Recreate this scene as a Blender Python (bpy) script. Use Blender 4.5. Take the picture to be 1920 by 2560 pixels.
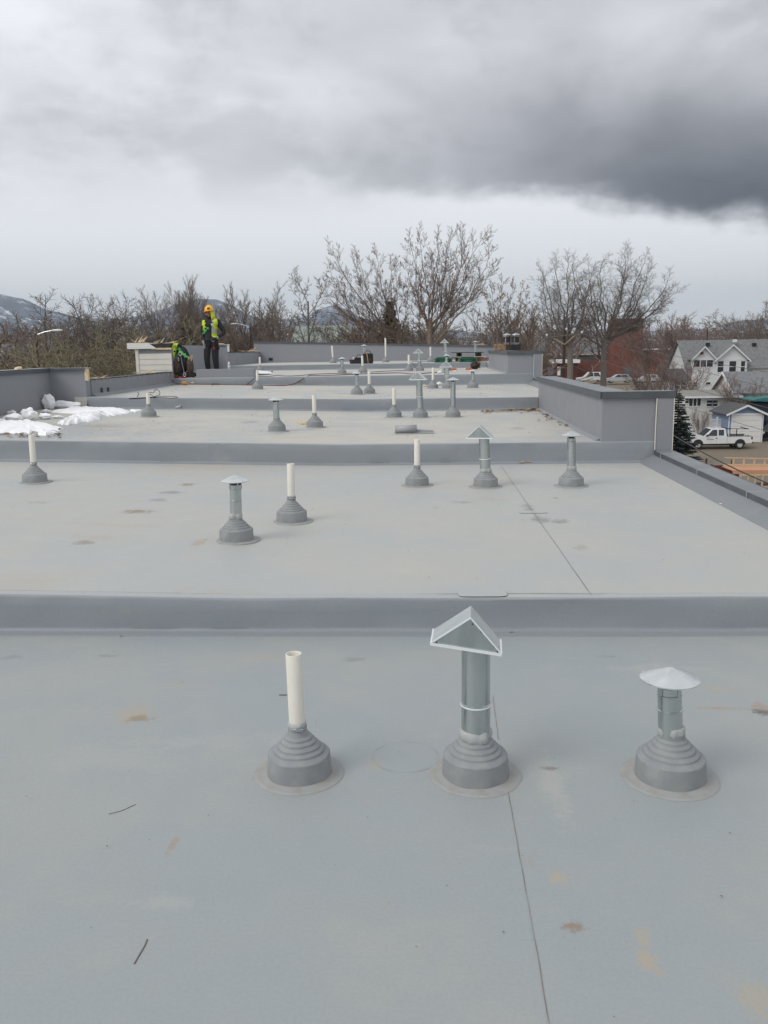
import bpy, bmesh, math, random
from mathutils import Vector, Matrix, noise
R = math.radians
for o in list(bpy.data.objects): bpy.data.objects.remove(o)
S = bpy.context.scene
COL = S.collection

# ------------------------------------------------------------------ camera
FPX, ROLL, VPX, VPY, EYE = 2145.0, R(0.9), 1052.0, 869.5, 1.6
_a, _b = VPX-960, 1280-VPY
_x = _a*math.cos(ROLL)+_b*math.sin(ROLL); _y = -_a*math.sin(ROLL)+_b*math.cos(ROLL)
PITCH = math.atan2(_y, FPX); YAW = math.atan2(_x, math.hypot(FPX, _y))
_fh = Vector((-math.sin(YAW), math.cos(YAW), 0)); _r0 = Vector((math.cos(YAW), math.sin(YAW), 0)); _up = Vector((0, 0, 1))
CF = _fh*math.cos(PITCH)-_up*math.sin(PITCH); _u0 = _fh*math.sin(PITCH)+_up*math.cos(PITCH)
CR = _r0*math.cos(ROLL)-_u0*math.sin(ROLL); CU = _r0*math.sin(ROLL)+_u0*math.cos(ROLL)
CP = Vector((0, 0, EYE))
cam = bpy.data.objects.new('camera', bpy.data.cameras.new('camera')); COL.objects.link(cam)
m = Matrix.Identity(4)
for i in range(3): m[i][0], m[i][1], m[i][2], m[i][3] = CR[i], CU[i], -CF[i], CP[i]
cam.matrix_world = m
cam.data.sensor_fit = 'HORIZONTAL'; cam.data.sensor_width = 36; cam.data.lens = 36*FPX/1920
cam.data.clip_start = 0.05; cam.data.clip_end = 40000
S.camera = cam
S.cycles.max_bounces = 6; S.cycles.diffuse_bounces = 3; S.cycles.glossy_bounces = 3; S.cycles.use_denoising = True
S.render.resolution_x, S.render.resolution_y = 768, 1024

def ray(px, py): return CF+CR*((px-960)/FPX)+CU*((1280-py)/FPX)
def onz(px, py, z): d = ray(px, py); return CP+d*((z-CP.z)/d.z)
def aty(px, py, Y): d = ray(px, py); return CP+d*(Y/d.y)

# ------------------------------------------------------------------ node helpers
class G:
    def __init__(s, nt): s.nt = nt; s.n = nt.nodes; s.l = nt.links
    def new(s, t, **kw):
        n = s.n.new(t)
        for k, v in kw.items(): setattr(n, k, v)
        return n
    def put(s, sock, v):
        if isinstance(v, bpy.types.NodeSocket): s.l.new(v, sock)
        else: sock.default_value = v
    def math(s, op, a, b=0.0, c=None, clamp=False):
        n = s.new('ShaderNodeMath', operation=op, use_clamp=clamp); s.put(n.inputs[0], a); s.put(n.inputs[1], b)
        if c is not None: s.put(n.inputs[2], c)
        return n.outputs[0]
    def vmath(s, op, a, b=(0, 0, 0)):
        n = s.new('ShaderNodeVectorMath', operation=op); s.put(n.inputs[0], a); s.put(n.inputs[1], b)
        return n.outputs[1] if op in ('LENGTH', 'DISTANCE', 'DOT_PRODUCT') else n.outputs[0]
    def smooth(s, v, a, b, lo=0.0, hi=1.0):
        n = s.new('ShaderNodeMapRange', interpolation_type='SMOOTHSTEP'); s.put(n.inputs[0], v)
        for i, q in enumerate((a, b, lo, hi)): s.put(n.inputs[i+1], q)
        return n.outputs[0]
    def lin(s, v, a, b, lo=0.0, hi=1.0):
        n = s.new('ShaderNodeMapRange'); s.put(n.inputs[0], v)
        for i, q in enumerate((a, b, lo, hi)): s.put(n.inputs[i+1], q)
        return n.outputs[0]
    def noise(s, vec, scale, detail=4.0, rough=0.55, dist=0.0):
        n = s.new('ShaderNodeTexNoise'); s.put(n.inputs['Vector'], vec); n.inputs['Scale'].default_value = scale
        n.inputs['Detail'].default_value = detail; n.inputs['Roughness'].default_value = rough; n.inputs['Distortion'].default_value = dist
        return n.outputs['Fac']
    def mapping(s, vec, loc=(0, 0, 0), rot=(0, 0, 0), sc=(1, 1, 1)):
        n = s.new('ShaderNodeMapping'); s.put(n.inputs[0], vec); n.inputs[1].default_value = loc; n.inputs[2].default_value = rot; n.inputs[3].default_value = sc
        return n.outputs[0]
    def mix(s, f, a, b):
        n = s.new('ShaderNodeMix', data_type='RGBA'); s.put(n.inputs[0], f)
        s.put(n.inputs[6], a if isinstance(a, bpy.types.NodeSocket) else (*a, 1)); s.put(n.inputs[7], b if isinstance(b, bpy.types.NodeSocket) else (*b, 1))
        return n.outputs[2]

# ------------------------------------------------------------------ world: overcast sky with one dark cloud bank
SUN_EL, SUN_AZ = R(45), R(-125)
W = bpy.data.worlds.new('World'); S.world = W; W.use_nodes = True
g = G(W.node_tree); g.n.clear()
tc = g.new('ShaderNodeTexCoord').outputs['Generated']
sep = g.new('ShaderNodeSeparateXYZ'); g.put(sep.inputs[0], tc)
DEG = 57.29578
az = g.math('MULTIPLY', g.math('ARCTAN2', sep.outputs[0], sep.outputs[1]), DEG)
el = g.math('MULTIPLY', g.math('ARCSINE', sep.outputs[2]), DEG)
stretch = g.mapping(tc, sc=(1.0, 1.0, 2.0))
n1 = g.noise(stretch, 2.4, 5, 0.52, 0.4)
n2 = g.noise(g.mapping(tc, loc=(3.1, 0.7, 1.9), sc=(1, 1, 1.5)), 5.0, 5, 0.55, 0.3)
n3 = g.noise(g.mapping(tc, loc=(1.3, 5.2, 0.4), sc=(1, 1, 2.0)), 14.0, 4, 0.55)
wob = g.math('ADD', g.math('MULTIPLY', g.math('SUBTRACT', n2, 0.5), 4.0), g.math('MULTIPLY', g.math('SUBTRACT', n3, 0.5), 2.4))
elw = g.math('ADD', el, wob)
edge = g.lin(az, -14, 24, 11.0, 6.7)
edge.node.clamp = True
d0 = g.math('SUBTRACT', elw, edge)
band = g.math('MULTIPLY', g.smooth(d0, -0.6, 1.2), g.smooth(d0, 0.8, 10.5, 1.0, 0.0))
azw = g.math('ADD', az, g.math('MULTIPLY', g.math('SUBTRACT', n1, 0.5), 16))
side = g.math('MULTIPLY', g.smooth(azw, -17, 20), g.smooth(az, 55, 110, 1.0, 0.0))
dark = g.math('MULTIPLY', band, side)
# broad veil over the right part above the bank
veil = g.math('MULTIPLY', g.smooth(d0, 0.0, 5.0), g.smooth(azw, -16, 12))
lump = g.math('MULTIPLY', g.smooth(n1, 0.40, 0.62), g.smooth(el, 6.5, 13))
lump2 = g.math('MULTIPLY', g.smooth(g.math('ADD', n2, g.math('MULTIPLY', g.math('SUBTRACT', n3, .5), .35)), 0.43, 0.62), g.smooth(el, 7, 12))
br = g.math('MULTIPLY', g.math('SUBTRACT', 1.0, g.math('MULTIPLY', dark, 0.97)), g.math('SUBTRACT', 1.0, g.math('MULTIPLY', veil, 0.20)))
br = g.math('MULTIPLY', br, g.math('SUBTRACT', 1.0, g.math('MULTIPLY', lump, 0.21)))
br = g.math('MULTIPLY', br, g.math('SUBTRACT', 1.0, g.math('MULTIPLY', lump2, 0.20)))
hz = g.smooth(el, 0.5, 10.0, 0.97, 1.03)
br = g.math('MULTIPLY', br, hz)
tint = g.mix(g.smooth(el, 3, 13), (0.735, 0.755, 0.768), (0.742, 0.750, 0.782))
tint = g.mix(g.math('MULTIPLY', dark, 0.9), tint, (0.72, 0.72, 0.79))
vm = g.new('ShaderNodeVectorMath', operation='SCALE'); g.put(vm.inputs[0], tint); g.put(vm.inputs[3], br)
bgc = g.new('ShaderNodeBackground'); g.put(bgc.inputs[0], vm.outputs[0]); bgc.inputs[1].default_value = 1.0
sky = g.new('ShaderNodeTexSky', sky_type='NISHITA', sun_disc=False, sun_elevation=SUN_EL, sun_rotation=SUN_AZ)
bgs = g.new('ShaderNodeBackground'); g.put(bgs.inputs[0], sky.outputs[0]); bgs.inputs[1].default_value = 0.08
mx = g.new('ShaderNodeMixShader'); mx.inputs[0].default_value = 0.93
g.l.new(bgs.outputs[0], mx.inputs[1]); g.l.new(bgc.outputs[0], mx.inputs[2])
g.l.new(mx.outputs[0], g.new('ShaderNodeOutputWorld').inputs[0])

sl = bpy.data.lights.new('sun', 'SUN'); sl.energy = 1.15; sl.angle = R(30); sl.color = (1.0, 0.97, 0.92)
so = bpy.data.objects.new('sun', sl); COL.objects.link(so)
so.rotation_euler = Vector((-math.sin(SUN_AZ)*math.cos(SUN_EL), -math.cos(SUN_AZ)*math.cos(SUN_EL), -math.sin(SUN_EL))).to_track_quat('-Z', 'Y').to_euler()
so.location = (0, 0, 60)
vs = S.view_settings; vs.view_transform = 'Standard'; vs.look = 'None'; vs.exposure = 0.42; vs.gamma = 1.0; vs.use_curve_mapping = False

# ------------------------------------------------------------------ materials
def mat(name, col, rough=0.7, metal=0.0, var=0.0, vscale=8.0, col2=None, bump=0.0, bscale=60.0, spec=0.5, trans=0.0, sc=(1, 1, 1)):
    M = bpy.data.materials.new(name); M.use_nodes = True
    q = G(M.node_tree); b = q.n['Principled BSDF']
    b.inputs['Roughness'].default_value = rough; b.inputs['Metallic'].default_value = metal
    b.inputs['Specular IOR Level'].default_value = spec
    b.inputs['Base Color'].default_value = (*col, 1)
    if trans: b.inputs['Transmission Weight'].default_value = trans
    if var or bump:
        oc = q.mapping(q.new('ShaderNodeTexCoord').outputs['Object'], sc=sc)
    if var:
        c2 = col2 or tuple(c*0.6 for c in col)
        f = q.math('MULTIPLY', q.smooth(q.noise(oc, vscale, 6, 0.6), 0.38, 0.68), var)
        q.put(b.inputs['Base Color'], q.mix(f, col, c2))
    if bump:
        bn = q.new('ShaderNodeBump'); bn.inputs['Strength'].default_value = bump; bn.inputs['Distance'].default_value = 0.01
        q.put(bn.inputs['Height'], q.noise(oc, bscale, 4)); q.l.new(bn.outputs[0], b.inputs['Normal'])
    return M

def membrane(name, base, dust, dustamt, blobs=(), rough=0.5, bump=0.28, wet=0.0):
    """grey single-ply roofing, dusted; blobs = (x, y, rx, ry, rot, kind, strength) marks lying on the sheet"""
    M = bpy.data.materials.new(name); M.use_nodes = True
    q = G(M.node_tree); b = q.n['Principled BSDF']
    pos = q.new('ShaderNodeNewGeometry').outputs['Position']
    na = q.noise(pos, 0.9, 5, 0.62); nb = q.noise(pos, 3.2, 5, 0.65); nc = q.noise(pos, 90, 3, 0.6)
    dustf = q.math('MULTIPLY', q.math('ADD', q.smooth(na, 0.36, 0.66), q.math('MULTIPLY', q.smooth(nb, 0.45, 0.75), 0.5)), dustamt, clamp=True)
    col = q.mix(dustf, base, dust)
    # grain
    col = q.mix(q.smooth(nc, 0.35, 0.7, 0.0, 0.13), col, tuple(c*0.55 for c in base))
    # pale worn smears and thin brown film
    sm = q.smooth(q.noise(q.mapping(pos, loc=(4, 2, 0), rot=(0, 0, 0.5), sc=(1.0, 2.4, 1)), 1.9, 5, 0.7), 0.58, 0.76, 0.0, 0.24)
    col = q.mix(sm, col, (0.46, 0.43, 0.36))
    sm2 = q.smooth(q.noise(q.mapping(pos, loc=(9, 7, 0), rot=(0, 0, -0.6), sc=(2.2, 1.0, 1)), 3.4, 5, 0.72), 0.63, 0.80, 0.0, 0.42)
    col = q.mix(sm2, col, (0.34, 0.28, 0.20))
    sp = q.smooth(q.noise(q.mapping(pos, loc=(2, 12, 0)), 17, 3, 0.5), 0.765, 0.80, 0.0, 0.7)
    col = q.mix(sp, col, (0.13, 0.11, 0.09))
    KIND = dict(brown=(0.25, 0.17, 0.10), tan=(0.43, 0.35, 0.24), grey=(0.17, 0.175, 0.18), pale=(0.52, 0.49, 0.43), rust=(0.36, 0.20, 0.08), dark=(0.10, 0.085, 0.07))
    nd = q.noise(pos, 34, 4, 0.75)
    nd2 = q.noise(q.mapping(pos, loc=(1, 1, 1)), 9, 3, 0.65)
    for (x, y, rx, ry, rot, kind, st) in blobs:
        v = q.mapping(q.vmath('SUBTRACT', pos, (x, y, 0)), rot=(0, 0, -rot), sc=(1/rx, 1/ry, 0))
        ln = q.vmath('LENGTH', v)
        ln = q.math('ADD', ln, q.math('MULTIPLY', q.math('SUBTRACT', q.math('ADD', nd, nd2), 1.0), 2.9))
        col = q.mix(q.smooth(ln, 1.25, 0.25, 0.0, min(.9, st*(.45 if kind == 'pale' else (1.0 if kind in ('brown', 'dark') else .75)))), col, KIND[kind])
    q.put(b.inputs['Base Color'], col)
    q.put(b.inputs['Roughness'], q.lin(nb, 0.3, 0.7, rough-0.06, rough+0.14))
    b.inputs['Specular IOR Level'].default_value = 0.5
    bn = q.new('ShaderNodeBump'); bn.inputs['Strength'].default_value = bump; bn.inputs['Distance'].default_value = 0.02
    q.put(bn.inputs['Height'], q.noise(pos, 2.2, 3, 0.5))
    q.l.new(bn.outputs[0], b.inputs['Normal'])
    return M

# ------------------------------------------------------------------ mesh helpers
class MB:
    def __init__(s): s.v = []; s.f = []; s.mi = []; s.cur = 0
    def add(s, vs, fs):
        o = len(s.v); s.v += [tuple(v) for v in vs]
        for f in fs: s.f.append(tuple(i+o for i in f)); s.mi.append(s.cur)
        return s
    def box(s, x0, x1, y0, y1, z0, z1, rz=0.0, c=None):
        vs = [(x, y, z) for z in (z0, z1) for y in (y0, y1) for x in (x0, x1)]
        if rz:
            cx, cy = c or ((x0+x1)/2, (y0+y1)/2); ca, sa = math.cos(rz), math.sin(rz)
            vs = [(cx+(x-cx)*ca-(y-cy)*sa, cy+(x-cx)*sa+(y-cy)*ca, z) for x, y, z in vs]
        return s.add(vs, [(0, 2, 3, 1), (4, 5, 7, 6), (0, 1, 5, 4), (2, 6, 7, 3), (0, 4, 6, 2), (1, 3, 7, 5)])
    def bar(s, a, b, w, h=None):
        a, b = Vector(a), Vector(b); h = h or w; d = (b-a).normalized()
        u = Vector((0, 0, 1)) if abs(d.z) < 0.9 else Vector((0, 1, 0)); x = d.cross(u).normalized(); y = x.cross(d)
        vs = [p+x*(i*w/2)+y*(j*h/2) for p in (a, b) for j in (-1, 1) for i in (-1, 1)]
        return s.add(vs, [(0, 2, 3, 1), (4, 5, 7, 6), (0, 1, 5, 4), (2, 6, 7, 3), (0, 4, 6, 2), (1, 3, 7, 5)])
    def tube(s, pts, rad, n=8, cap=True, flat=1.0):
        pts = [Vector(p) for p in pts]; k = len(pts)
        if not hasattr(rad, '__len__'): rad = [rad]*k
        o = len(s.v); x = None
        for i, p in enumerate(pts):
            d = (pts[min(i+1, k-1)]-pts[max(i-1, 0)])
            d = d.normalized() if d.length > 1e-9 else Vector((0, 0, 1))
            if x is None:
                u = Vector((0, 0, 1)) if abs(d.z) < 0.9 else Vector((1, 0, 0)); x = d.cross(u).normalized()
            else:
                x = x-d*x.dot(d); x = x.normalized() if x.length > 1e-6 else d.orthogonal().normalized()
            y = d.cross(x)
            for j in range(n):
                a = 2*math.pi*j/n; s.v.append(tuple(p+x*(math.cos(a)*rad[i])+y*(math.sin(a)*rad[i]*flat)))
        for i in range(k-1):
            for j in range(n):
                a, b = o+i*n+j, o+i*n+(j+1) % n; s.f.append((a, b, b+n, a+n)); s.mi.append(s.cur)
        if cap:
            s.f.append(tuple(o+j for j in range(n))[::-1]); s.mi.append(s.cur)
            s.f.append(tuple(o+(k-1)*n+j for j in range(n))); s.mi.append(s.cur)
        return s
    def lathe(s, prof, n=32, base=(0, 0, 0), axis=None, wob=0.0, seed=0):
        """prof: (radius, height) from bottom to top, about axis through base"""
        o = len(s.v); k = len(prof); ax = Vector(axis).normalized() if axis else Vector((0, 0, 1))
        x = (Vector((1, 0, 0))-ax*ax.x).normalized(); y = ax.cross(x); B = Vector(base)
        for i, (r, h) in enumerate(prof):
            for j in range(n):
                a = 2*math.pi*j/n; rr = r
                if wob: rr = r*(1+wob*(noise.noise((math.cos(a)*1.7+seed, math.sin(a)*1.7, h*14))))
                s.v.append(tuple(B+ax*h+x*(rr*math.cos(a))+y*(rr*math.sin(a))))
        for i in range(k-1):
            for j in range(n):
                a, b = o+i*n+j, o+i*n+(j+1) % n; s.f.append((a, b, b+n, a+n)); s.mi.append(s.cur)
        if prof[0][0] > 1e-4: s.f.append(tuple(o+j for j in range(n))[::-1]); s.mi.append(s.cur)
        if prof[-1][0] > 1e-4: s.f.append(tuple(o+(k-1)*n+j for j in range(n))); s.mi.append(s.cur)
        return s
    def prism(s, poly, a, b, axis='y'):
        """poly of (u, v); axis y: (x, z) extruded over y; axis x: (y, z) over x; axis z: (x, y) over z"""
        n = len(poly)
        def P(u, v, t): return {'y': (u, t, v), 'x': (t, u, v), 'z': (u, v, t)}[axis]
        vs = [P(u, v, a) for u, v in poly]+[P(u, v, b) for u, v in poly]
        fs = [tuple(range(n)), tuple(range(2*n-1, n-1, -1))]+[((i+1) % n, i, n+i, n+(i+1) % n) for i in range(n)]
        return s.add(vs, fs)
    def quad(s, a, b, c, d): return s.add([a, b, c, d], [(0, 1, 2, 3)])
    def blob(s, c, r, sub=2, rough=0.25, seed=0, freq=1.3, flat=0.0):
        bm = bmesh.new(); bmesh.ops.create_icosphere(bm, subdivisions=sub, radius=1)
        vs = []
        for v in bm.verts:
            k = 1+rough*noise.noise(v.co*freq+Vector((seed*7.3, seed*3.1, seed)))*1.6
            p = v.co*k
            if flat and p.z < -flat: p.z = -flat
            vs.append((c[0]+p.x*r[0], c[1]+p.y*r[1], c[2]+p.z*r[2]))
        fs = [tuple(v.index for v in f.verts) for f in bm.faces]; bm.free()
        return s.add(vs, fs)
    def xf(s, M):
        s.v = [tuple(M @ Vector(v)) for v in s.v]; return s
    def mesh(s, name, mats, smooth=None):
        me = bpy.data.meshes.new(name); me.from_pydata(s.v, [], s.f)
        for q in (mats if isinstance(mats, (list, tuple)) else [mats]): me.materials.append(q)
        me.polygons.foreach_set('material_index', s.mi)
        me.update()
        if len(s.f) < 60000:
            bm = bmesh.new(); bm.from_mesh(me); bmesh.ops.recalc_face_normals(bm, faces=bm.faces); bm.to_mesh(me); bm.free()
        if smooth is not None:
            me.polygons.foreach_set('use_smooth', [True]*len(me.polygons))
            if smooth < 170 and len(s.f) < 60000: me.set_sharp_from_angle(angle=R(smooth))
        return me
    def obj(s, name, mats, parent=None, smooth=None, loc=(0, 0, 0), rot=(0, 0, 0), bevel=0.0):
        me = s.mesh(name, mats, smooth)
        if bevel:
            bm = bmesh.new(); bm.from_mesh(me)
            bmesh.ops.bevel(bm, geom=[e for e in bm.edges if e.calc_face_angle(0) > 0.5], offset=bevel, segments=2, affect='EDGES', clamp_overlap=True)
            bm.to_mesh(me); bm.free()
        o = bpy.data.objects.new(name, me); COL.objects.link(o)
        o.location = loc; o.rotation_euler = rot
        if parent: o.parent = parent
        return o

def thing(name, label, cat, loc=(0, 0, 0), rot=(0, 0, 0), group=None):
    o = bpy.data.objects.new(name, None); COL.objects.link(o); o.empty_display_size = 0.2
    o.location = loc; o.rotation_euler = rot
    return tag(o, label, cat, group)
def tag(o, label, cat, group=None, kind=None):
    if label: o['label'] = label
    if cat: o['category'] = cat
    if group: o['group'] = group
    if kind: o['kind'] = kind
    return o
def copy_tree(src, loc, rz, label, parent=None, scale=None, group=None):
    c = src.copy(); COL.objects.link(c); c.location = loc; c.rotation_euler = (0, 0, rz)
    if scale: c.scale = scale
    c['label'] = label
    if group: c['group'] = group
    for ch in src.children:
        d = ch.copy(); COL.objects.link(d); d.parent = c
        for h in ch.children:
            e = h.copy(); COL.objects.link(e); e.parent = d
    return c

def GZ(Y):
    """terrain height along the depth axis: it climbs gently away from the camera"""
    if Y < 160: return -7.75+0.035*(Y-78)
    if Y < 260: return -4.88+0.015*(Y-160)
    return -3.38

# colours
M_GALV = mat('galvanised_steel', (0.53, 0.575, 0.57), 0.26, 0.92, 0.6, 14, (0.36, 0.40, 0.40), 0.05, 30, sc=(1, 1, .25))
M_GALV2 = mat('bright_sheet_steel', (0.80, 0.83, 0.82), 0.27, 0.88, 0.6, 7, (0.50, 0.54, 0.53), 0.25, 7)
M_EDGE = mat('bright_folded_edge', (0.88, 0.90, 0.90), 0.35, 0.3)
M_GALV3 = mat('lit_slope_steel', (0.68, 0.72, 0.71), 0.30, 0.85, 0.5, 10, (0.50, 0.54, 0.53), 0.08, 12)  # hood slopes: bright sky reflection painted in as a paler steel
M_PVC = mat('white_plastic', (0.76, 0.73, 0.65), 0.45, 0, 0.25, 9, (0.66, 0.62, 0.53), 0.03, 60)
M_BOOT = mat('grey_rubber', (0.245, 0.258, 0.265), 0.6, 0, 0.7, 14, (0.31, 0.315, 0.31), 0.10, 40)
M_FLANGE = mat('dusty_rubber', (0.335, 0.345, 0.338), 0.7, 0, 0.8, 14, (0.30, 0.285, 0.255), 0.05, 70)
M_CAULK = mat('caulk', (0.40, 0.41, 0.40), 0.5, 0, 0.3, 40, (0.4, 0.4, 0.39), 0.3, 70)
M_BLACK = mat('black_metal', (0.02, 0.02, 0.022), 0.5)
M_SCREEN = mat('dark_screen', (0.035, 0.037, 0.04), 0.6)
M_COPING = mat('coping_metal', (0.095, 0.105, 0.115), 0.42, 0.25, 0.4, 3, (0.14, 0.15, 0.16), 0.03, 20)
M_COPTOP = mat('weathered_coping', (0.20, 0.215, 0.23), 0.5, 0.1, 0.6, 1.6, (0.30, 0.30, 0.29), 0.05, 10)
M_WOOD = mat('raw_timber', (0.62, 0.45, 0.26), 0.75, 0, 0.5, 20, (0.46, 0.30, 0.15), 0.1, 60)
M_PALEWOOD = mat('splintered_wood', (0.72, 0.58, 0.38), 0.8, 0, 0.5, 30, (0.52, 0.37, 0.2), 0.2, 60)
M_WHITE = mat('white_paint', (0.76, 0.76, 0.73), 0.5, 0, 0.2, 4, (0.66, 0.66, 0.63))
M_CREAM = mat('cream_siding', (0.70, 0.68, 0.61), 0.6, 0, 0.25, 5, (0.60, 0.58, 0.52))
M_SNOW = mat('old_snow', (0.93, 0.94, 0.95), 0.6, 0, 0.16, 9, (0.78, 0.75, 0.72), 0.6, 16)
M_CABLE = mat('black_cable', (0.03, 0.03, 0.032), 0.5)
M_RED = mat('red_cable', (0.17, 0.05, 0.045), 0.5)
M_GLASS = mat('window_glass', (0.035, 0.04, 0.045), 0.08, 0, 0, spec=0.6)
M_LEAF = mat('dead_leaves', (0.22, 0.13, 0.07), 0.85, 0, 0.7, 30, (0.36, 0.26, 0.15))
M_MEMB_DARK = mat('membrane_scrap', (0.36, 0.37, 0.38), 0.5, 0, 0.3, 6, (0.28, 0.29, 0.30))

# ------------------------------------------------------------------ the terraced roof
YR = [4.71, 10.44, 16.08, 21.81, 28.9]          # roof steps
ZR = [0.0, 0.20, 0.451, 0.673, 0.932, 1.104]     # roof levels, nearest first
CF_ = [.004, .022, .024, .020, 0, 0]             # the decks climb a little towards the left edge
def ZS(lv, x): return ZR[lv]+CF_[lv]*max(0.0, -1.0-x)
def surf(px, py, lv):
    z = ZR[lv]
    for _ in range(12):
        p = onz(px, py, z); z = ZS(lv, p.x)
    return Vector((p.x, p.y, z))
YN, YF = -3.0, 35.0
XR, XRI, XLO, XLI = 3.0, 2.17, -7.2, -6.3
YS = [YN]+YR+[YF]
def b(px, py, lv, rx, ry, rot, kind, st):
    p = surf(px, py, lv); e = (1.1, 2.0, 2.0, 2.0, 2, 2)[lv]; return (p.x, p.y, rx*(1.15 if lv else 1), ry*e, rot, kind, st)
Q = 1.15733
BL = [
 [b(285*Q, 1543*Q, 0, .10, .10, .7, 'tan', .65), b(300*Q, 1553*Q, 0, .05, .04, .2, 'brown', .6), b(1190*Q, 1660*Q, 0, .045, .02, -.3, 'dark', .7),
  b(1237*Q, 2001*Q, 0, .035, .022, -.5, 'brown', .7), b(1397*Q, 2070*Q, 0, .035, .05, .5, 'tan', .9), b(1390*Q, 2030*Q, 0, .02, .05, .2, 'tan', .6),
  b(1195*Q, 1700*Q, 0, .05, .22, .1, 'pale', .6), b(1205*Q, 1895*Q, 0, .03, .03, 0, 'tan', .8), b(1640*Q, 2155*Q, 0, .06, .05, 0, 'tan', .6),
  b(373*Q, 1825*Q, 0, .014, .05, .1, 'rust', .55), b(345*Q, 1950*Q, 0, .09, .04, .3, 'pale', .4),
  b(225*Q, 1417*Q, 0, .05, .025, .1, 'grey', .55), b(25*Q, 1420*Q, 0, .06, .03, .1, 'grey', .4), b(765*Q, 1425*Q, 0, .05, .03, -.2, 'grey', .5),
  b(1310*Q, 1418*Q, 0, .06, .02, -.3, 'grey', .4), b(380*Q, 1480*Q, 0, .12, .04, .3, 'tan', .3), b(560*Q, 1420*Q, 0, .20, .06, .2, 'tan', .25),
  b(1105*Q, 1370*Q, 0, .14, .03, 0, 'tan', .55), b(1420*Q, 1445*Q, 0, .25, .05, 0, 'pale', .4), b(1560*Q, 1530*Q, 0, .12, .02, .2, 'rust', .45),
  b(1645*Q, 1537*Q, 0, .035, .03, .2, 'dark', .8), b(1645*Q, 1525*Q, 0, .06, .05, .2, 'rust', .5), b(800*Q, 1650*Q, 0, .05, .05, .2, 'tan', .35),
  b(1560*Q, 1487*Q, 0, .10, .02, -.1, 'tan', .6), b(240*Q, 1640*Q, 0, .35, .10, .4, 'pale', .25), b(470*Q, 1600*Q, 0, .3, .08, .5, 'pale', .3)],
 [b(404*Q, 1047*Q, 1, .07, .05, .2, 'brown', .75), b(370*Q, 1064*Q, 1, .10, .06, .3, 'grey', .75), b(343*Q, 1080*Q, 1, .07, .05, .2, 'grey', .6),
  b(295*Q, 1105*Q, 1, .11, .05, .2, 'brown', .75), b(180*Q, 1172*Q, 1, .08, .04, .2, 'brown', .6), b(205*Q, 1160*Q, 1, .16, .05, .6, 'tan', .5),
  b(85*Q, 1085*Q, 1, .09, .035, .1, 'grey', .5), b(240*Q, 1135*Q, 1, .4, .05, .75, 'tan', .3), b(450*Q, 1012*Q, 1, .7, .35, .1, 'tan', .35), b(700*Q, 1008*Q, 1, .6, .2, 0, 'pale', .45),
  b(430*Q, 1172*Q, 1, .05, .06, 0, 'rust', .45), b(440*Q, 1287*Q, 1, .25, .07, 0, 'tan', .45), b(30*Q, 1260*Q, 1, .3, .12, .1, 'tan', .3),
  b(1143*Q, 1097*Q, 1, .045, .09, .5, 'grey', .8), b(1163*Q, 1122*Q, 1, .06, .08, .6, 'grey', .75), b(1205*Q, 1126*Q, 1, .07, .04, -.2, 'grey', .75),
  b(1252*Q, 1183*Q, 1, .05, .035, -.2, 'grey', .6), b(1200*Q, 1076*Q, 1, .04, .02, 0, 'dark', .5), b(1060*Q, 1078*Q, 1, .2, .05, 0, 'tan', .35),
  b(1000*Q, 1085*Q, 1, .10, .035, 0, 'grey', .4), b(1420*Q, 1055*Q, 1, .35, .15, 0, 'pale', .35), b(1290*Q, 1187*Q, 1, .3, .1, 0, 'pale', .4), b(1080*Q, 1030*Q, 1, .2, .3, .2, 'tan', .3)],
 [b(540*Q, 912*Q, 2, .12, .12, 0, 'grey', .6), b(590*Q, 897*Q, 2, .1, .1, 0, 'grey', .4), b(640*Q, 945*Q, 2, .3, .05, 0, 'tan', .5), b(1170*Q, 945*Q, 2, .2, .2, 0, 'tan', .3), b(1115*Q, 925*Q, 2, .12, .12, 0, 'grey', .5), b(130*Q, 928*Q, 2, 1.4, .8, 0, 'grey', .35), b(210*Q, 920*Q, 2, .4, .12, 0, 'brown', .35)],
 [b(700*Q, 845*Q, 3, .35, .2, .2, 'grey', .35), b(740*Q, 850*Q, 3, .2, .15, 0, 'brown', .35), b(1080*Q, 840*Q, 3, .4, .25, 0, 'tan', .4)],
 [], []]
MROOF = []
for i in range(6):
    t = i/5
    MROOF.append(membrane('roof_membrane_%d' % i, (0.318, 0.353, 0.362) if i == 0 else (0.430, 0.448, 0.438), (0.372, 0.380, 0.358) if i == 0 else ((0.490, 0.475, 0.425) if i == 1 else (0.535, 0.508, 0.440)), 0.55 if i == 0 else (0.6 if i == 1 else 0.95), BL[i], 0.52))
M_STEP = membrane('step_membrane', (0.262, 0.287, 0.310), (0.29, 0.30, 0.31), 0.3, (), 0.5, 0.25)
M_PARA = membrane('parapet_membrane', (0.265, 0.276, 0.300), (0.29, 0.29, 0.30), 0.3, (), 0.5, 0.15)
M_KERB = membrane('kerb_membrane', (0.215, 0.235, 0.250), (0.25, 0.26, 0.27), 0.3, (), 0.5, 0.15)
M_SEAM = mat('seam_dirt', (0.20, 0.175, 0.14), 0.8, 0, .9, 9, (.34, .34, .32))
M_LAP = membrane('lap_strip', (0.40, 0.42, 0.425), (0.43, 0.43, 0.41), 0.4, (), 0.5, 0.1)
M_WALL = mat('building_wall', (0.33, 0.30, 0.27), 0.8, 0, 0.3, 2)

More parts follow.
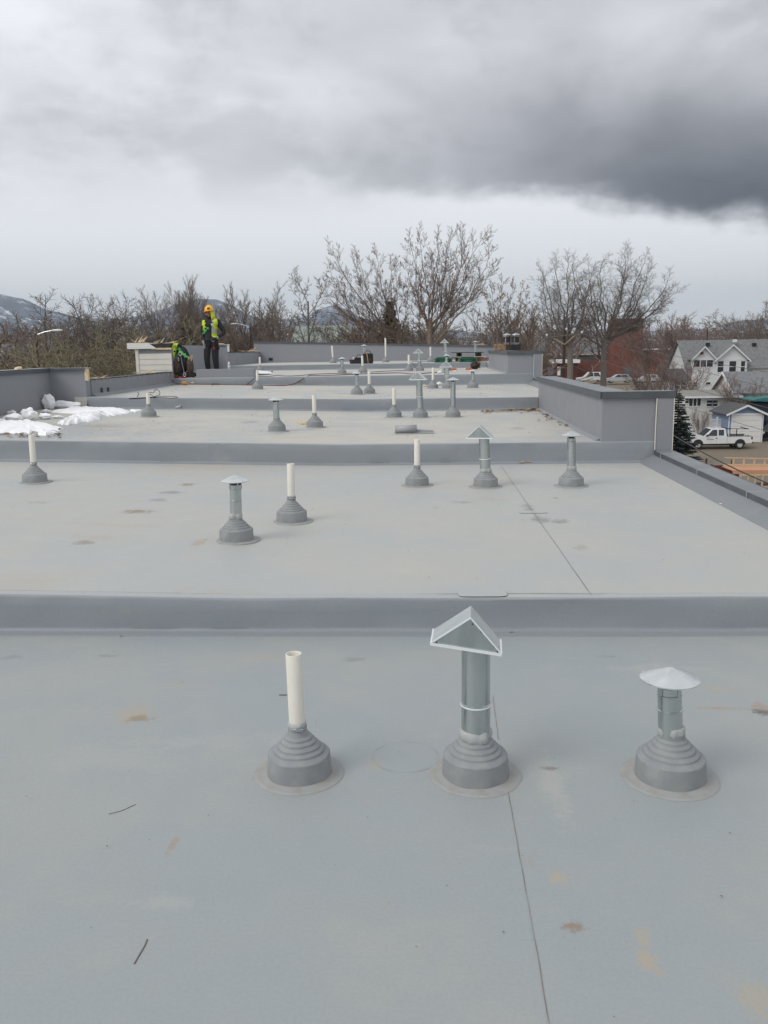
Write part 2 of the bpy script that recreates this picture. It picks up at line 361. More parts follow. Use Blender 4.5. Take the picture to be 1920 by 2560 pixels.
BLD = thing('flat_roofed_building', 'long flat-roofed building with six stepped grey membrane terraces', 'building', (-2, 16, GZ(16)))
BO = Vector(BLD.location)
class PB(MB):
    """mesh in world coordinates, parented to the building"""
    def part(s, name, mats, parent=None, smooth=None, bevel=0.0):
        o = s.obj(name, mats, None, smooth, bevel=bevel)
        o.parent = parent or BLD
        if parent is None: o.matrix_parent_inverse = Matrix.Translation(-BO)
        else: o.matrix_parent_inverse = Matrix.Identity(4)
        return o
XRT = 2.47                                        # odd terraces end here, behind the L-shaped parapet
for i in range(6):
    w_ = PB(); w_.box((XLO if i % 2 == 0 else XLI-.25)+.03, (XRT if i in (2, 4) else XR)-.03, YS[i]+.02, YS[i+1]-.02 if i == 5 else YS[i+1]+.02, GZ(16)-1.6, (ZR[i-1] if i else 0)-.26)
    w_.part('outer_wall', M_WALL)
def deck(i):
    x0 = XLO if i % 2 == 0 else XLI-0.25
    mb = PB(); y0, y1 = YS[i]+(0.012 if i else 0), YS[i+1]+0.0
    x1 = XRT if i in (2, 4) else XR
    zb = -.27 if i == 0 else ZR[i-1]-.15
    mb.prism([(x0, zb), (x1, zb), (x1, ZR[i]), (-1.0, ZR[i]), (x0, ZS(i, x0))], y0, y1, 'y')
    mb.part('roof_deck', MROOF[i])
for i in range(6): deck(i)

def step(i):
    Y, z0, z1 = YR[i], ZR[i], ZR[i+1]
    h = z1-z0; n = 150 if i < 2 else 70
    x0 = max(XLO, -7.0) if i == 1 else XLI+0.02
    x0 = {0: -7.2, 1: -6.55, 2: -6.3, 3: -6.3, 4: -6.4}[i]
    x1 = {0: XR-0.2, 1: XR-0.19, 2: XRI, 3: XR-0.19, 4: XRI}[i]
    prof = [(-.085, .0005), (-.083, .004), (-.035, .005), (-.010, .008), (-.002, .016), (0, .03), (0, h*.6), (0, h-.016), (.002, h-.007), (.008, h-.001), (.02, h+.003), (.075, h+.004), (.077, h+.0005)]
    vs, fs, ft = [], [], []; k = len(prof)
    for a in range(n+1):
        x = x0+(x1-x0)*a/n
        for j, (dy, dz) in enumerate(prof):
            w = 0.0; wz = 0.0
            if 4 <= j <= 8: w = 0.008*noise.noise((x*1.1, i*5.0, j*.25))+0.004*noise.noise((x*5, i*3.0+j*.6, 2))
            if 7 <= j <= 11: wz = 0.006*noise.noise((x*0.9, i*2.0, 9))
            if j in (0, 1, 2): w = 0.012*noise.noise((x*1.3, i*4.0, 6))
            if j in (11, 12): w = 0.012*noise.noise((x*1.0, i*4.0, 3))
            hx = ZS(i+1, x)-ZS(i, x); dzz = dz if j < 6 else dz-h+hx
            vs.append((x, Y+dy+w, ZS(i, x)+dzz+(wz if j > 6 else 0)))
    for a in range(n):
        for j in range(k-1):
            p = a*k+j; (ft if j >= 9 else fs).append((p, p+k, p+k+1, p+1))
    fs += [tuple(range(k)), tuple(range(n*k+k-1, n*k-1, -1))]
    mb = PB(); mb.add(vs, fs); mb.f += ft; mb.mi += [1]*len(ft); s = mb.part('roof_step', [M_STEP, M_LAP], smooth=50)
    # dirt line in the lap of the step sheet on the upper deck
    mb = PB()
    for a in range(n):
        xa, xb = x0+(x1-x0)*a/n, x0+(x1-x0)*(a+1)/n
        ya = Y+.081+0.012*noise.noise((xa*1.0, i*4.0, 3)); yb = Y+.081+0.012*noise.noise((xb*1.0, i*4.0, 3))
        wd = .0025 if i < 1 else .004
        za, zb = ZS(i+1, xa)+.0025, ZS(i+1, xb)+.0025
        mb.quad((xa, ya-.003, za), (xb, yb-.003, zb), (xb, yb+wd, zb), (xa, ya+wd, za))
    mb.part('lap_seam', M_SEAM)
for i in range(5): step(i)

def strip(name, pts, w, z, m, wob=0.0):
    mb = PB(); k = len(pts)
    for a in range(k-1):
        p, q = Vector((*pts[a], 0)), Vector((*pts[a+1], 0)); n_ = Vector((-(q-p).y, (q-p).x, 0)).normalized()*w/2
        mb.quad(*[(v.x, v.y, z) for v in (p-n_, q-n_, q+n_, p+n_)])
    return mb.part(name, m)
def seamline(p0, p1, lv, n=40, amp=.0025, w=.006):
    a, c = onz(*p0, ZR[lv]), onz(*p1, ZR[lv]); pts = []
    for i in range(n+1):
        t = i/n; p = a.lerp(c, t); p.x += amp*noise.noise((t*7, lv*3.0, 1))+amp*.5*noise.noise((t*31, lv, 5)); pts.append((p.x, p.y))
    strip('membrane_seam', pts, w, ZR[lv]+.0025, M_SEAM)
seamline((1269.6, 1974), (1376, 2575), 0, w=.0022)
seamline((1232, 1740), (1246, 1850), 0, n=10, w=.0022)
seamline((1252, 1165), (1479, 1489), 1, w=.0042)
# rounded cover patches at the lap joints and the round patch outline on the nearest deck
def roundpatch(x, y, z, rx, ry, m, name='cover_patch', th=.0035):
    mb = PB(); n = 40; vs = []
    for t in (0, th):
        for j in range(n):
            a = 2*math.pi*j/n; c_, s_ = math.cos(a), math.sin(a)
            vs.append((x+rx*math.copysign(abs(c_)**.35, c_), y+ry*math.copysign(abs(s_)**.35, s_), z+t))
    mb.add(vs, [tuple(range(n))[::-1], tuple(range(n, 2*n))]+[(j, (j+1) % n, n+(j+1) % n, n+j) for j in range(n)])
    mb.part(name, m)
p = onz(1333, 1281, ZR[1]); roundpatch(p.x, p.y, ZR[1]+.003, .12, .05, MROOF[1], th=.0015)
p = aty(1205, 1493, YR[0]+.1); roundpatch(p.x, YR[0]+.085, ZR[1]+.0055, .14, .075, MROOF[1], th=.0015)
pc = onz(1014, 1892, 0); mb = PB(); n = 64
for j in range(n):
    a0, a1 = 2*math.pi*j/n, 2*math.pi*(j+1)/n; w = .0003+.0014*max(0, noise.noise((math.cos(a0)*2, math.sin(a0)*2, 3))); r_ = .131
    mb.quad(*[(pc.x+r*math.cos(a), pc.y+r*math.sin(a), .0022) for r, a in ((r_-w, a0), (r_+w, a0), (r_+w, a1), (r_-w, a1))])
mb.part('patch_outline', mat('patch_glue', (0.30, 0.27, 0.21), 0.7))

# right hand parapet blocks (third and fifth terraces) and low kerb copings (second and fourth)
def parapet_block(y0, y1, zb, zt, front_z):
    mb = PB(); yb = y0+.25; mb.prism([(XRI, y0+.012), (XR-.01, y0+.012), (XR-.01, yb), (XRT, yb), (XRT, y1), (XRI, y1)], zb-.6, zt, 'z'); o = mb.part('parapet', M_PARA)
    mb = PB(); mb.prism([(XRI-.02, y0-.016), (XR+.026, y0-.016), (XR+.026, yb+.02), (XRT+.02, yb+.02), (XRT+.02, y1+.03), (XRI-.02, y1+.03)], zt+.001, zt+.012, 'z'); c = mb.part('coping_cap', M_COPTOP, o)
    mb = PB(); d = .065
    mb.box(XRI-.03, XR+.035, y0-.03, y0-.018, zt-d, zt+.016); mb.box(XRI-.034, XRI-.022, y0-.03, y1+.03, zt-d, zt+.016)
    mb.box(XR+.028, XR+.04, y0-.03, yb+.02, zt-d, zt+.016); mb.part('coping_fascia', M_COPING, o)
    # corner sheet carried past the step, with pale caulk joints
    mb = PB(); mb.box(XR-.19, XR+.012, y0-.022, y0+.010, front_z+.005, zt-.067); mb.part('corner_sheet', M_PARA, o)
    Mc = bpy.data.materials.get('pale_caulk') or mat('pale_caulk', (0.74, 0.72, 0.60), 0.5)
    mb = PB(); mb.tube([(XR-.196, y0-.03, front_z+.02), (XR-.198, y0-.028, (front_z+zt)/2-.1), (XR-.194, y0-.028, zt-.07)], .006, 6); mb.part('caulk_joint', Mc, o)
    mb = PB(); mb.tube([(XR+.012, y0-.026, front_z+.01), (XR+.012, y0-.026, zt-.07)], .0045, 6); mb.part('caulk_joint', Mc, o)
    mb = PB(); mb.prism([(XRI-.03, zb+.0), (XRI-.10, zb+.004), (XRI+.002, zb+.05)], y0+.12, y1, 'y'); mb.part('base_flashing', M_PARA, o)
    return o
parapet_block(YR[1], YR[2]+.05, ZR[2]-.02, 1.035, ZR[1]+.13)
parapet_block(YR[3], YR[4]-.9, ZR[4]-.02, 1.475, ZR[3]+.13)
def kerb_coping(y0, y1, z):
    mb = PB(); mb.prism([(2.62, z+.003), (2.81, z+.10), (2.82, z+.115), (2.99, z+.125), (2.99, z-.1), (2.62, z-.1)], y0+.02, y1-.02, 'y'); o = mb.part('kerb', M_KERB)
    mb = PB(); mb.box(2.80, 3.02, y0+.02, y1-.04, z+.127, z+.139); mb.part('coping_cap', M_COPTOP, o)
    mb = PB(); mb.box(2.79, 2.80, y0+.02, y1-.04, z+.07, z+.141); mb.box(3.02, 3.03, y0+.02, y1-.04, z+.05, z+.141); mb.part('coping_fascia', M_COPING, o)
    y = y0+1.2
    while y < y1-.3:
        mb = PB(); mb.prism([(2.784, z+.068), (2.7885, z+.068), (2.7885, z+.1392), (3.018, z+.1392), (3.018, z+.1425), (2.784, z+.1425)], y-.005, y+.005, 'y'); mb.part('coping_joint', M_CAULK, o); y += 1.35
    return o
kerb_coping(YN, YR[0]-.02, ZR[0])
kerb_coping(YR[0]+.13, YR[1], ZR[1])
kerb_coping(YR[2]+.13, YR[3], ZR[3])
kerb_coping(YR[4]+.13, YF-.1, ZR[5])

# left hand parapets
XL3 = -7.0
def wallpart(x0, x1, y0, y1, z0, z1, name='parapet', m=None): mb = PB(); mb.box(x0, x1, y0, y1, z0, z1); return mb.part(name, m or M_PARA)
wl = wallpart(XL3-.25, XL3, YR[1]+.15, YR[2]+.02, ZR[2]-.05, 1.315)
mb = PB(); mb.box(XL3-.28, XL3+.02, YR[1]+.12, YR[2]+.3, 1.317, 1.332); mb.part('coping_cap', mat('pale_coping', (0.42, 0.43, 0.43), 0.5, 0.1, 0.4, 4), wl)
mb = PB(); mb.box(XL3+.02, XL3+.032, YR[1]+.12, YR[2]-.02, 1.255, 1.335); mb.part('coping_fascia', M_COPING, wl)
wj = wallpart(XL3+.0, XLI-.02, YR[2]+.022, YR[2]+.25, ZR[2]-.02, 1.310)
mb = PB(); mb.box(XL3+.02, XLI-.0, YR[2]-.02, YR[2]+.3, 1.312, 1.328); mb.part('coping_cap', mat('pale_coping2', (0.45, 0.46, 0.46), 0.5, 0.1, 0.4, 4), wj)
mb = PB(); mb.box(XL3+.033, XLI-.0, YR[2]-.03, YR[2]-.02, 1.285, 1.33); mb.part('coping_fascia', M_COPING, wj)
wl4 = wallpart(XLI-.25, XLI, YR[2]+.26, YR[3]-.02, ZR[3]-.05, 1.085)
mb = PB(); mb.box(XLI-.26, XLI+.006, YR[2]+.27, YR[3]-.02, 1.087, 1.104); mb.part('torn_edge', M_BLACK, wl4)
mb = PB(); mb.prism([(XLI-.004, ZS(3, XLI)+.06), (XLI+.09, ZS(3, XLI)+.001), (XLI-.004, ZS(3, XLI)-.01)], YR[2]+.27, YR[3]-.02, 'y'); mb.part('base_flashing', M_PARA, wl4)
rng = random.Random(4)
mb = PB()
for k in range(14):
    y = YR[2]+.5+k*.37; x = XLI+.009
    mb.tube([(x-.004, y, 1.1), (x+.004, y+.02, 1.07), (x+.006, y+rng.uniform(-.03, .03), 1.03-rng.uniform(0, .03))], .004, 5)
mb.part('staple_threads', mat('pale_thread', (0.6, 0.6, 0.58), 0.6), wl4)['kind'] = 'stuff'
for ya, za, zb in ((.70, .12, .25), (1.05, .15, .24)):
    mb = PB(); mb.box(XLI+.001, XLI+.012, YR[2]+ya, YR[2]+ya+.11, ZR[3]+za, ZR[3]+zb); mb.part('scupper', M_BLACK, wl4)
# broken end of the higher parapet: exposed studs
mb = PB(); mb.box(XLI-.02, XLI+.04, YR[2]+.0, YR[2]+.08, 1.09, 1.305); mb.part('broken_stud', M_PALEWOOD, wj)
# clapboard-faced stub on the fifth terrace edge
sb = wallpart(XLO, XLI, YR[3]+.02, YR[3]+.62, ZR[3]-.3, 1.68, 'siding_stub', M_PARA)
mb = PB(); mb.box(XLO-.02, XLO+.06, YR[3]-.022, YR[3]+.018, .85, 1.675); mb.part('corner_board', M_CREAM, sb, bevel=.003)
zz = .86
while zz < 1.56:
    h = .135; mb = PB(); mb.prism([(YR[3]-.010, zz), (YR[3]+.018, zz), (YR[3]+.018, zz+h), (YR[3]-.003, zz+h)], XLO+.062, XLI-.001, 'x')
    mb.part('clapboard', M_CREAM, sb); zz += h+.006
mb = PB(); mb.box(XLO-.2, XLO+.35, YR[3]-.07, YR[3]+.65, 1.682, 1.83); mb.prism([(XLO+.35, 1.682), (XLO+.55, 1.682), (XLO+.35, 1.81)], YR[3]-.07, YR[3]+.6, 'y'); mb.part('torn_fascia', M_WHITE, sb)
mb = PB(); mb.box(XLO+.36, XLI-.02, YR[3]-.02, YR[3]+.6, 1.684, 1.80); mb.part('exposed_felt', mat('black_felt', (0.03, 0.03, 0.033), .8, 0, .4, 10, (.06, .06, .06)), sb)
mb = PB(); mb.box(XLO+.4, XLI+.02, YR[3]-.035, YR[3]-.021, 1.655, 1.70); mb.part('torn_trim', M_PALEWOOD, sb)
# left parapet further back
w5 = wallpart(XL3-.25, XL3, YR[3]+.62, YR[4]+.0, ZR[4]-.05, 1.78)
wj5 = wallpart(XL3+.001, XLI-.15, YR[4]+.0, YR[4]+.25, ZR[4]-.02, 1.79)
mb = PB(); mb.box(XL3-.02, XLI-.12, YR[4]-.02, YR[4]+.3, 1.792, 1.815); mb.part('coping_cap', mat('pale_coping3', (0.55, 0.54, 0.5), 0.6), wj5)
mb = PB(); mb.box(XL3+.3, XLI-.2, YR[4]-.022, YR[4]-.005, 1.745, 1.79); mb.part('coping_fascia', M_COPING, wj5)
mb = PB(); mb.box(XLI-.15, XLI-.10, YR[4]+.0, YR[4]+.1, 1.57, 1.81); mb.part('broken_stud', M_WHITE, wj5)
w6 = wallpart(XLI-.45, XLI-.15, YR[4]+.26, YF-.2, ZR[5]-.05, 1.53)
mb = PB(); mb.box(XLI-.46, XLI-.14, YR[4]+.26, YF-.2, 1.532, 1.55); mb.part('torn_edge', M_BLACK, w6)
# low membrane-covered kerb block beside the workers
kb = wallpart(-5.73, -4.24, YR[3]+.13, YR[3]+.42, ZR[4]+.004, 1.145, 'kerb_block', M_PARA)
# far end parapet
fp = PB(); fp.prism([(-6.7, ZR[5]-.1), (XR, ZR[5]-.1), (XR, 1.62), (-6.7, 1.94)], YF-.18, YF, 'y'); fpo = fp.part('parapet', M_PARA)
mb = PB(); mb.prism([(-6.73, 1.90), (XR+.03, 1.575), (XR+.03, 1.64), (-6.73, 1.965)], YF-.21, YF-.182, 'y'); mb.prism([(-6.73, 1.942), (XR+.03, 1.622), (XR+.03, 1.64), (-6.73, 1.965)], YF-.182, YF+.03, 'y'); mb.part('coping_fascia', M_COPING, fpo)
mb = PB(); p = aty(676, 899, YF-.2); mb.box(p.x-.07, p.x+.09, YF-.195, YF-.183, p.z-.04, p.z+.07); mb.part('scupper', M_BLACK, fpo)

# ------------------------------------------------------------------ vents
ROW = ['nearest', 'second', 'third', 'fourth', 'fifth', 'farthest']
def boot(t, rtop, detail, s=1.0, seed=0):
    n = 48 if detail else 24
    R0, R1 = .127*s, .121*s
    # step rings up to the pipe
    prof = [(R0, .003), (R0-.001, .02), (R1, .084)]
    rr = [(.118, .0885), (.100, .098), (.0985, .106), (.0945, .109), (.085, .114), (.0835, .122), (.0795, .125), (.070, .131), (.0685, .139), (.0645, .142), (.056, .147), (.0545, .155), (.0505, .158), (.043, .163), (.039, .173)]
    for r, h in rr:
        if r*s > rtop+.004: prof.append((r*s, h))
    hh = prof[-1][1]
    prof += [(rtop+.0045, hh+.006), (rtop+.004, hh+.024), (rtop-.002, hh+.024)]
    mb = MB(); mb.lathe(prof, n, wob=.03 if detail else .012, seed=seed); bo = mb.obj('boot', M_BOOT, t, smooth=28)
    fr = .175*s
    mb = MB(); mb.lathe([(fr, .0006), (fr-.001, .0022), (fr-.02, .0028), (R0+.012, .0045), (R0+.001, .009)], n, wob=.03, seed=seed+2); mb.obj('flange', M_FLANGE, bo, smooth=60)
    return hh+.024
def vent(kind, lv, base, top, label, group, yaw=0.0, roll=0.0, capw=None, Y=None, drop=0.0):
    p = surf(base[0], base[1], lv) if Y is None else Vector((aty(base[0], base[1], Y).x, Y, ZR[lv]))
    q = aty(top[0], top[1], p.y); H = q.z-p.z; lean = (q.x-p.x)*.8
    near = lv < 2; seed = base[0]*.37
    if kind == 'pvc': t = thing('plastic_vent_pipe', label, 'vent pipe', p, group=group); r = .0305
    elif kind == 'gable': t = thing('gabled_vent', label, 'roof vent', p, group=group); r = .0535
    else: t = thing('capped_vent', label, 'roof vent', p, group=group); r = .044
    n = 40 if near else 20
    hb = boot(t, r, near, .97+.06*((seed*7.13) % 1), seed)
    A = lambda h: Vector((lean*(h-hb*.5)/max(H, .1), 0, h))
    if kind == 'pvc':
        a0, a1 = A(hb-.03), A(H); ax = a1-a0; L = ax.length
        mb = MB(); mb.lathe([(r, 0), (r, L-.002), (r-.001, L), (r-.004, L), (r-.005, L-.002), (r-.005, L-.18), (.0005, L-.18)], n, a0, ax); pi = mb.obj('pipe', M_PVC, t, smooth=40)
        if lv < 3:
            mb = MB(); mb.lathe([(r+.001, hb-.012), (r+.0055, hb-.008), (r+.006, hb+.008), (r+.003, hb+.016), (r, hb+.018)], n, (lean*.06, 0, 0), (lean*.8, 0, max(H, .2)), wob=.16, seed=seed); mb.obj('sealant_collar', M_CAULK if lv == 0 else M_BOOT, t, smooth=60)
            mb = MB(); mb.box(.0, .02, -r-.014, -r-.002, hb-.006, hb+.006); mb.tube([(-.012, -r-.008, hb), (.026, -r-.008, hb)], .0035, 6); mb.obj('clamp_screw', M_GALV, t)
    elif kind == 'gable':
        cw = capw or .255; ch = cw*.455; cl = cw*.62
        zb = H-ch
        a0, a1 = A(hb-.03), A(zb+.01); ax = a1-a0; L = ax.length
        jz = .15 if near else .42*L
        prof = [(r+.001, 0), (r+.001, jz), (r+.0035, jz+.002), (r+.0035, jz+.007), (r, jz+.009), (r-.001, L)]
        mb = MB(); mb.lathe(prof, n, a0, ax, wob=.01, seed=seed); mb.obj('duct', M_GALV, t, smooth=40)
        mb = MB(); mb.lathe([(r+.0005, jz-.004), (r+.0045, jz-.002), (r+.0045, jz+.003), (r+.0005, jz+.005)], n, a0, ax); mb.obj('joint_bead', M_EDGE, t, smooth=40)
        mb = MB(); mb.box(-.006, .006, -r-.004, -r-.001, .06, .10); mb.xf(Matrix.Translation(a0)); mb.obj('duct_seam', M_GALV, t)
        h2 = cw/2
        mb = MB(); ov = .0
        mb.add([(-h2, -cl/2, 0), (h2, -cl/2, 0), (0, -cl/2, ch), (-h2, cl/2, 0), (h2, cl/2, 0), (0, cl/2, ch)], [(0, 1, 2), (3, 5, 4), (0, 3, 4, 1)])
        o0 = len(mb.v); mb.cur = 1; mb.add([(-h2, -cl/2, 0), (h2, -cl/2, 0), (0, -cl/2, ch), (-h2, cl/2, 0), (h2, cl/2, 0), (0, cl/2, ch)], [(0, 2, 5, 3), (1, 4, 5, 2)])
        Mx = Matrix.Translation(a1+Vector((-.14*cw if lv < 2 else -.03*cw, 0, -.005))) @ Matrix.Rotation(yaw, 4, 'Z') @ Matrix.Rotation(roll, 4, 'Y')
        mb.xf(Mx); co = mb.obj('cap', [M_GALV, M_GALV3], t)  # gable ends plain steel, slopes the copy with sky brightness in its colour
        mb = MB(); e = .009 if near else .010
        mb.bar((-h2-.004, -cl/2-.004, -.003), (h2+.004, -cl/2-.004, -.003), .006, e*1.1)
        mb.bar((-h2-.004, -cl/2-.004, 0), (0, -cl/2-.004, ch+.003), .005, e*.55); mb.bar((h2+.004, -cl/2-.004, 0), (0, -cl/2-.004, ch+.003), .005, e*.55)
        mb.bar((-h2-.003, -cl/2, -.003), (-h2-.003, cl/2, -.003), .006, e); mb.bar((h2+.003, -cl/2, -.003), (h2+.003, cl/2, -.003), .006, e)
        mb.xf(Mx); mb.obj('cap_rim', M_EDGE, co)
        if near:
            for sx, sz in ((.01, .82), (.045, .62), (.075, .42), (.1, .2), (-.11, .04), (.115, .05)):
                mb = MB(); mb.lathe([(.003, 0), (.0025, .002), (.0005, .003)], 8, (sx*cw/.255, -cl/2-.001, sz*ch), (0, -1, 0)); mb.xf(Mx); mb.obj('rivet', M_BLACK, co)
        if lv < 2:
            mb = MB(); mb.lathe([(r+.001, hb-.02), (r+.006, hb-.014), (r+.008, hb+.004), (r+.004, hb+.02), (r, hb+.024)], n, (0, 0, 0), wob=.2, seed=seed); mb.obj('sealant_collar', M_CAULK, t, smooth=60)
    else:
        cr = capw or .107; ch = .042*cr/.098
        zc = H-ch
        a0, a1 = A(hb-.03), A(zc-.028); ax = a1-a0; L = ax.length
        prof = [(r, 0), (r, L*.55), (r+.003, L*.55+.002), (r+.003, L*.55+.006), (r-.001, L*.55+.008), (r-.001, L-.035), (r+.002, L-.033), (r+.002, L-.029), (r-.002, L-.027), (r-.002, L)]
        mb = MB(); mb.lathe(prof, n, a0, ax, wob=.012, seed=seed); mb.obj('duct', M_GALV, t, smooth=40)
        mb = MB(); mb.lathe([(r-.004, -.01), (r-.004, .04)], n, a1); mb.obj('screen', M_SCREEN, t, smooth=40)
        for k in range(4 if lv < 3 else 0):
            a = k*math.pi/2+.6; c_, s_ = math.cos(a)*(r+.001), math.sin(a)*(r+.001)
            mb = MB(); mb.bar(a1+Vector((c_, s_, -.03)), a1+Vector((c_, s_, .036)), .009, .003); mb.obj('cap_bracket', M_GALV, t)
        mb = MB(); mb.lathe([(cr-.006, -.004), (cr, -.001), (cr, .003), (cr*.55, ch*.5), (cr*.1, ch*.93), (.0006, ch)], 48 if near else 24, (a1.x, 0, zc), (math.sin(roll), 0, 1)); mb.obj('cap', M_GALV2, t, smooth=50)
        if lv < 2:
            mb = MB(); mb.lathe([(r+.001, hb-.02), (r+.006, hb-.014), (r+.007, hb+.006), (r+.004, hb+.022), (r, hb+.026)], n, (0, 0, 0), wob=.22, seed=seed); mb.obj('sealant_collar', M_CAULK, t, smooth=60)
    return t
GP, GG, GC = 'white plastic vent pipes on the roof', 'gabled sheet-metal vents on the roof', 'round-capped metal vents on the roof'
# nearest terrace
vent('pvc', 0, (748.7, 1933), (731.6, 1634), 'white plastic vent pipe on the nearest terrace, closest and largest pipe', GP)
vent('gable', 0, (1188.6, 1936), (1190, 1532), 'gabled sheet-metal vent on the nearest terrace, closest and largest of its kind', GG, yaw=R(-4), roll=R(8), capw=.25)
vent('cap', 0, (1674.3, 1942), (1663, 1667), 'closest round-capped metal vent, at lower right on the nearest terrace', GC)
# second
vent('pvc', 1, (87.4, 1205), (79.3, 1087), 'white plastic vent pipe at the far left of the second terrace', GP)
vent('cap', 1, (592, 1350), (590, 1187), 'round-capped metal vent on the second terrace, left of the middle', GC)
vent('pvc', 1, (730, 1303), (727.4, 1159), 'white plastic vent pipe right beside a capped vent on the second terrace', GP)
vent('pvc', 1, (1042.8, 1213.6), (1043.3, 1098), 'white plastic vent pipe on the second terrace, left of the gabled vent', GP)
vent('gable', 1, (1214, 1216.5), (1206, 1066), 'gabled sheet-metal vent standing on the second terrace', GG, yaw=R(-14), roll=R(0), capw=.25)
vent('cap', 1, (1427.8, 1214.8), (1427, 1077), 'round-capped shiny metal vent at the right of the second terrace', GC)
# third
vent('pvc', 2, (372.5, 1041.7), (370, 983), 'white plastic vent pipe beside the snow on the third terrace', GP)
vent('cap', 2, (693, 1077.8), (687, 991.5), 'round-capped metal vent on the third terrace, left of the wood scrap', GC)
vent('pvc', 2, (787.4, 1068), (784.4, 988), 'white plastic vent pipe beside the wood scrap on the third terrace', GP)
vent('pvc', 2, (985.5, 1043), (985.3, 970.5), 'white plastic vent pipe just left of the gabled vent on the third terrace', GP)
vent('gable', 2, (1051, 1043.6), (1045, 930.5), 'gabled sheet-metal vent standing on the third terrace', GG, yaw=R(-12), capw=.27)
vent('cap', 2, (1132.5, 1042.5), (1133, 943), 'round-capped tall metal vent right of the gabled vent on the third terrace', GC)
# fourth
vent('pvc', 3, (644, 972.9), (643.4, 926.3), 'leftmost white plastic vent pipe on the fourth terrace, among the cords', GP)
vent('cap', 3, (892.4, 986), (892, 928), 'round-capped metal vent in the middle of the fourth terrace', GC)
vent('pvc', 3, (923.8, 983.7), (922.5, 928.3), 'white plastic vent pipe beside the middle capped vent on the fourth terrace', GP)
vent('pvc', 3, (1082.3, 971), (1083.4, 919.3), 'white plastic vent pipe left of the gabled vent on the fourth terrace', GP)
vent('gable', 3, (1118.7, 971), (1113.5, 903.8), 'gabled sheet-metal vent standing on the fourth terrace', GG, yaw=R(-6), capw=.275)
vent('cap', 3, (1181.9, 969.8), (1181, 923), 'rightmost round-capped metal vent on the fourth terrace', GC)
# fifth
vent('pvc', 4, (650.4, 928), (649.4, 892.5), 'white plastic vent pipe on the fifth terrace, right of the water bottle', GP)
vent('cap', 4, (855, 935), (855.5, 892.6), 'round-capped metal vent in the middle of the fifth terrace', GC)
vent('pvc', 4, (907, 932), (904.7, 889.3), 'white plastic vent pipe in front of the black bags', GP)
vent('pvc', 4, (1022.4, 927.8), (1021.6, 887), 'white plastic vent pipe left of the gabled vent on the fifth terrace', GP)
vent('gable', 4, (1050, 927), (1043.6, 872.3), 'gabled sheet-metal vent standing on the fifth terrace', GG, yaw=R(-6), capw=.27)
vent('cap', 4, (1117, 927), (1116, 885.3), 'round-capped metal vent on the fifth terrace, in front of a green case', GC)
# farthest
YV = 31.5
vent('pvc', 5, (832.7, 905), (829, 864.8), 'leaning white plastic vent pipe on the farthest terrace', GP, Y=YV)
vent('pvc', 5, (964.5, 904), (963.3, 845), 'tallest white plastic vent pipe, reaching above the far parapet', GP, Y=YV)
vent('cap', 5, (910, 904), (910, 861), 'thin round-capped metal vent behind the black bags', GC, Y=YV)
vent('pvc', 5, (1076.4, 903.4), (1075.8, 867), 'white plastic vent pipe left of the green cases on the farthest terrace', GP, Y=YV)
vent('gable', 5, (1115, 902), (1110, 848), 'gabled sheet-metal vent on the farthest terrace, behind a green case', GG, yaw=R(-4), capw=.29, Y=YV)
vent('cap', 5, (1188, 900), (1188, 852), 'round-capped metal vent behind the stacked boards on the farthest terrace', GC, Y=YV)

# ------------------------------------------------------------------ people
M_CLOTH = mat('black_workwear', (0.014, 0.015, 0.019), 0.85, 0, 0.5, 14, (0.028, 0.029, 0.034), 0.5, 25)
M_SKINT = mat('skin', (0.30, 0.155, 0.10), 0.55)
M_BEARD = mat('beard', (0.03, 0.022, 0.018), 0.8)
M_GLOVE = mat('grey_glove', (0.40, 0.40, 0.37), 0.8, 0, 0.4, 30)
M_LEATHER = mat('brown_leather', (0.055, 0.036, 0.026), 0.7, 0, 0.6, 18, (0.11, 0.075, 0.05), 0.3, 40)
M_HIVIS = mat('hi_vis_yellow', (0.56, 0.70, 0.05), 0.7, 0, 0.2, 12, (0.42, 0.62, 0.02))
M_REFLECT = mat('reflective_tape', (0.42, 0.44, 0.44), 0.4, 0.2)
M_GREENWEB = mat('green_webbing', (0.10, 0.45, 0.12), 0.7)
M_HAT = mat('yellow_hard_hat', (0.88, 0.52, 0.03), 0.35)
M_BRIM = mat('orange_brim', (0.80, 0.20, 0.03), 0.4)
M_BOOTS = mat('work_boots', (0.03, 0.022, 0.018), 0.7)
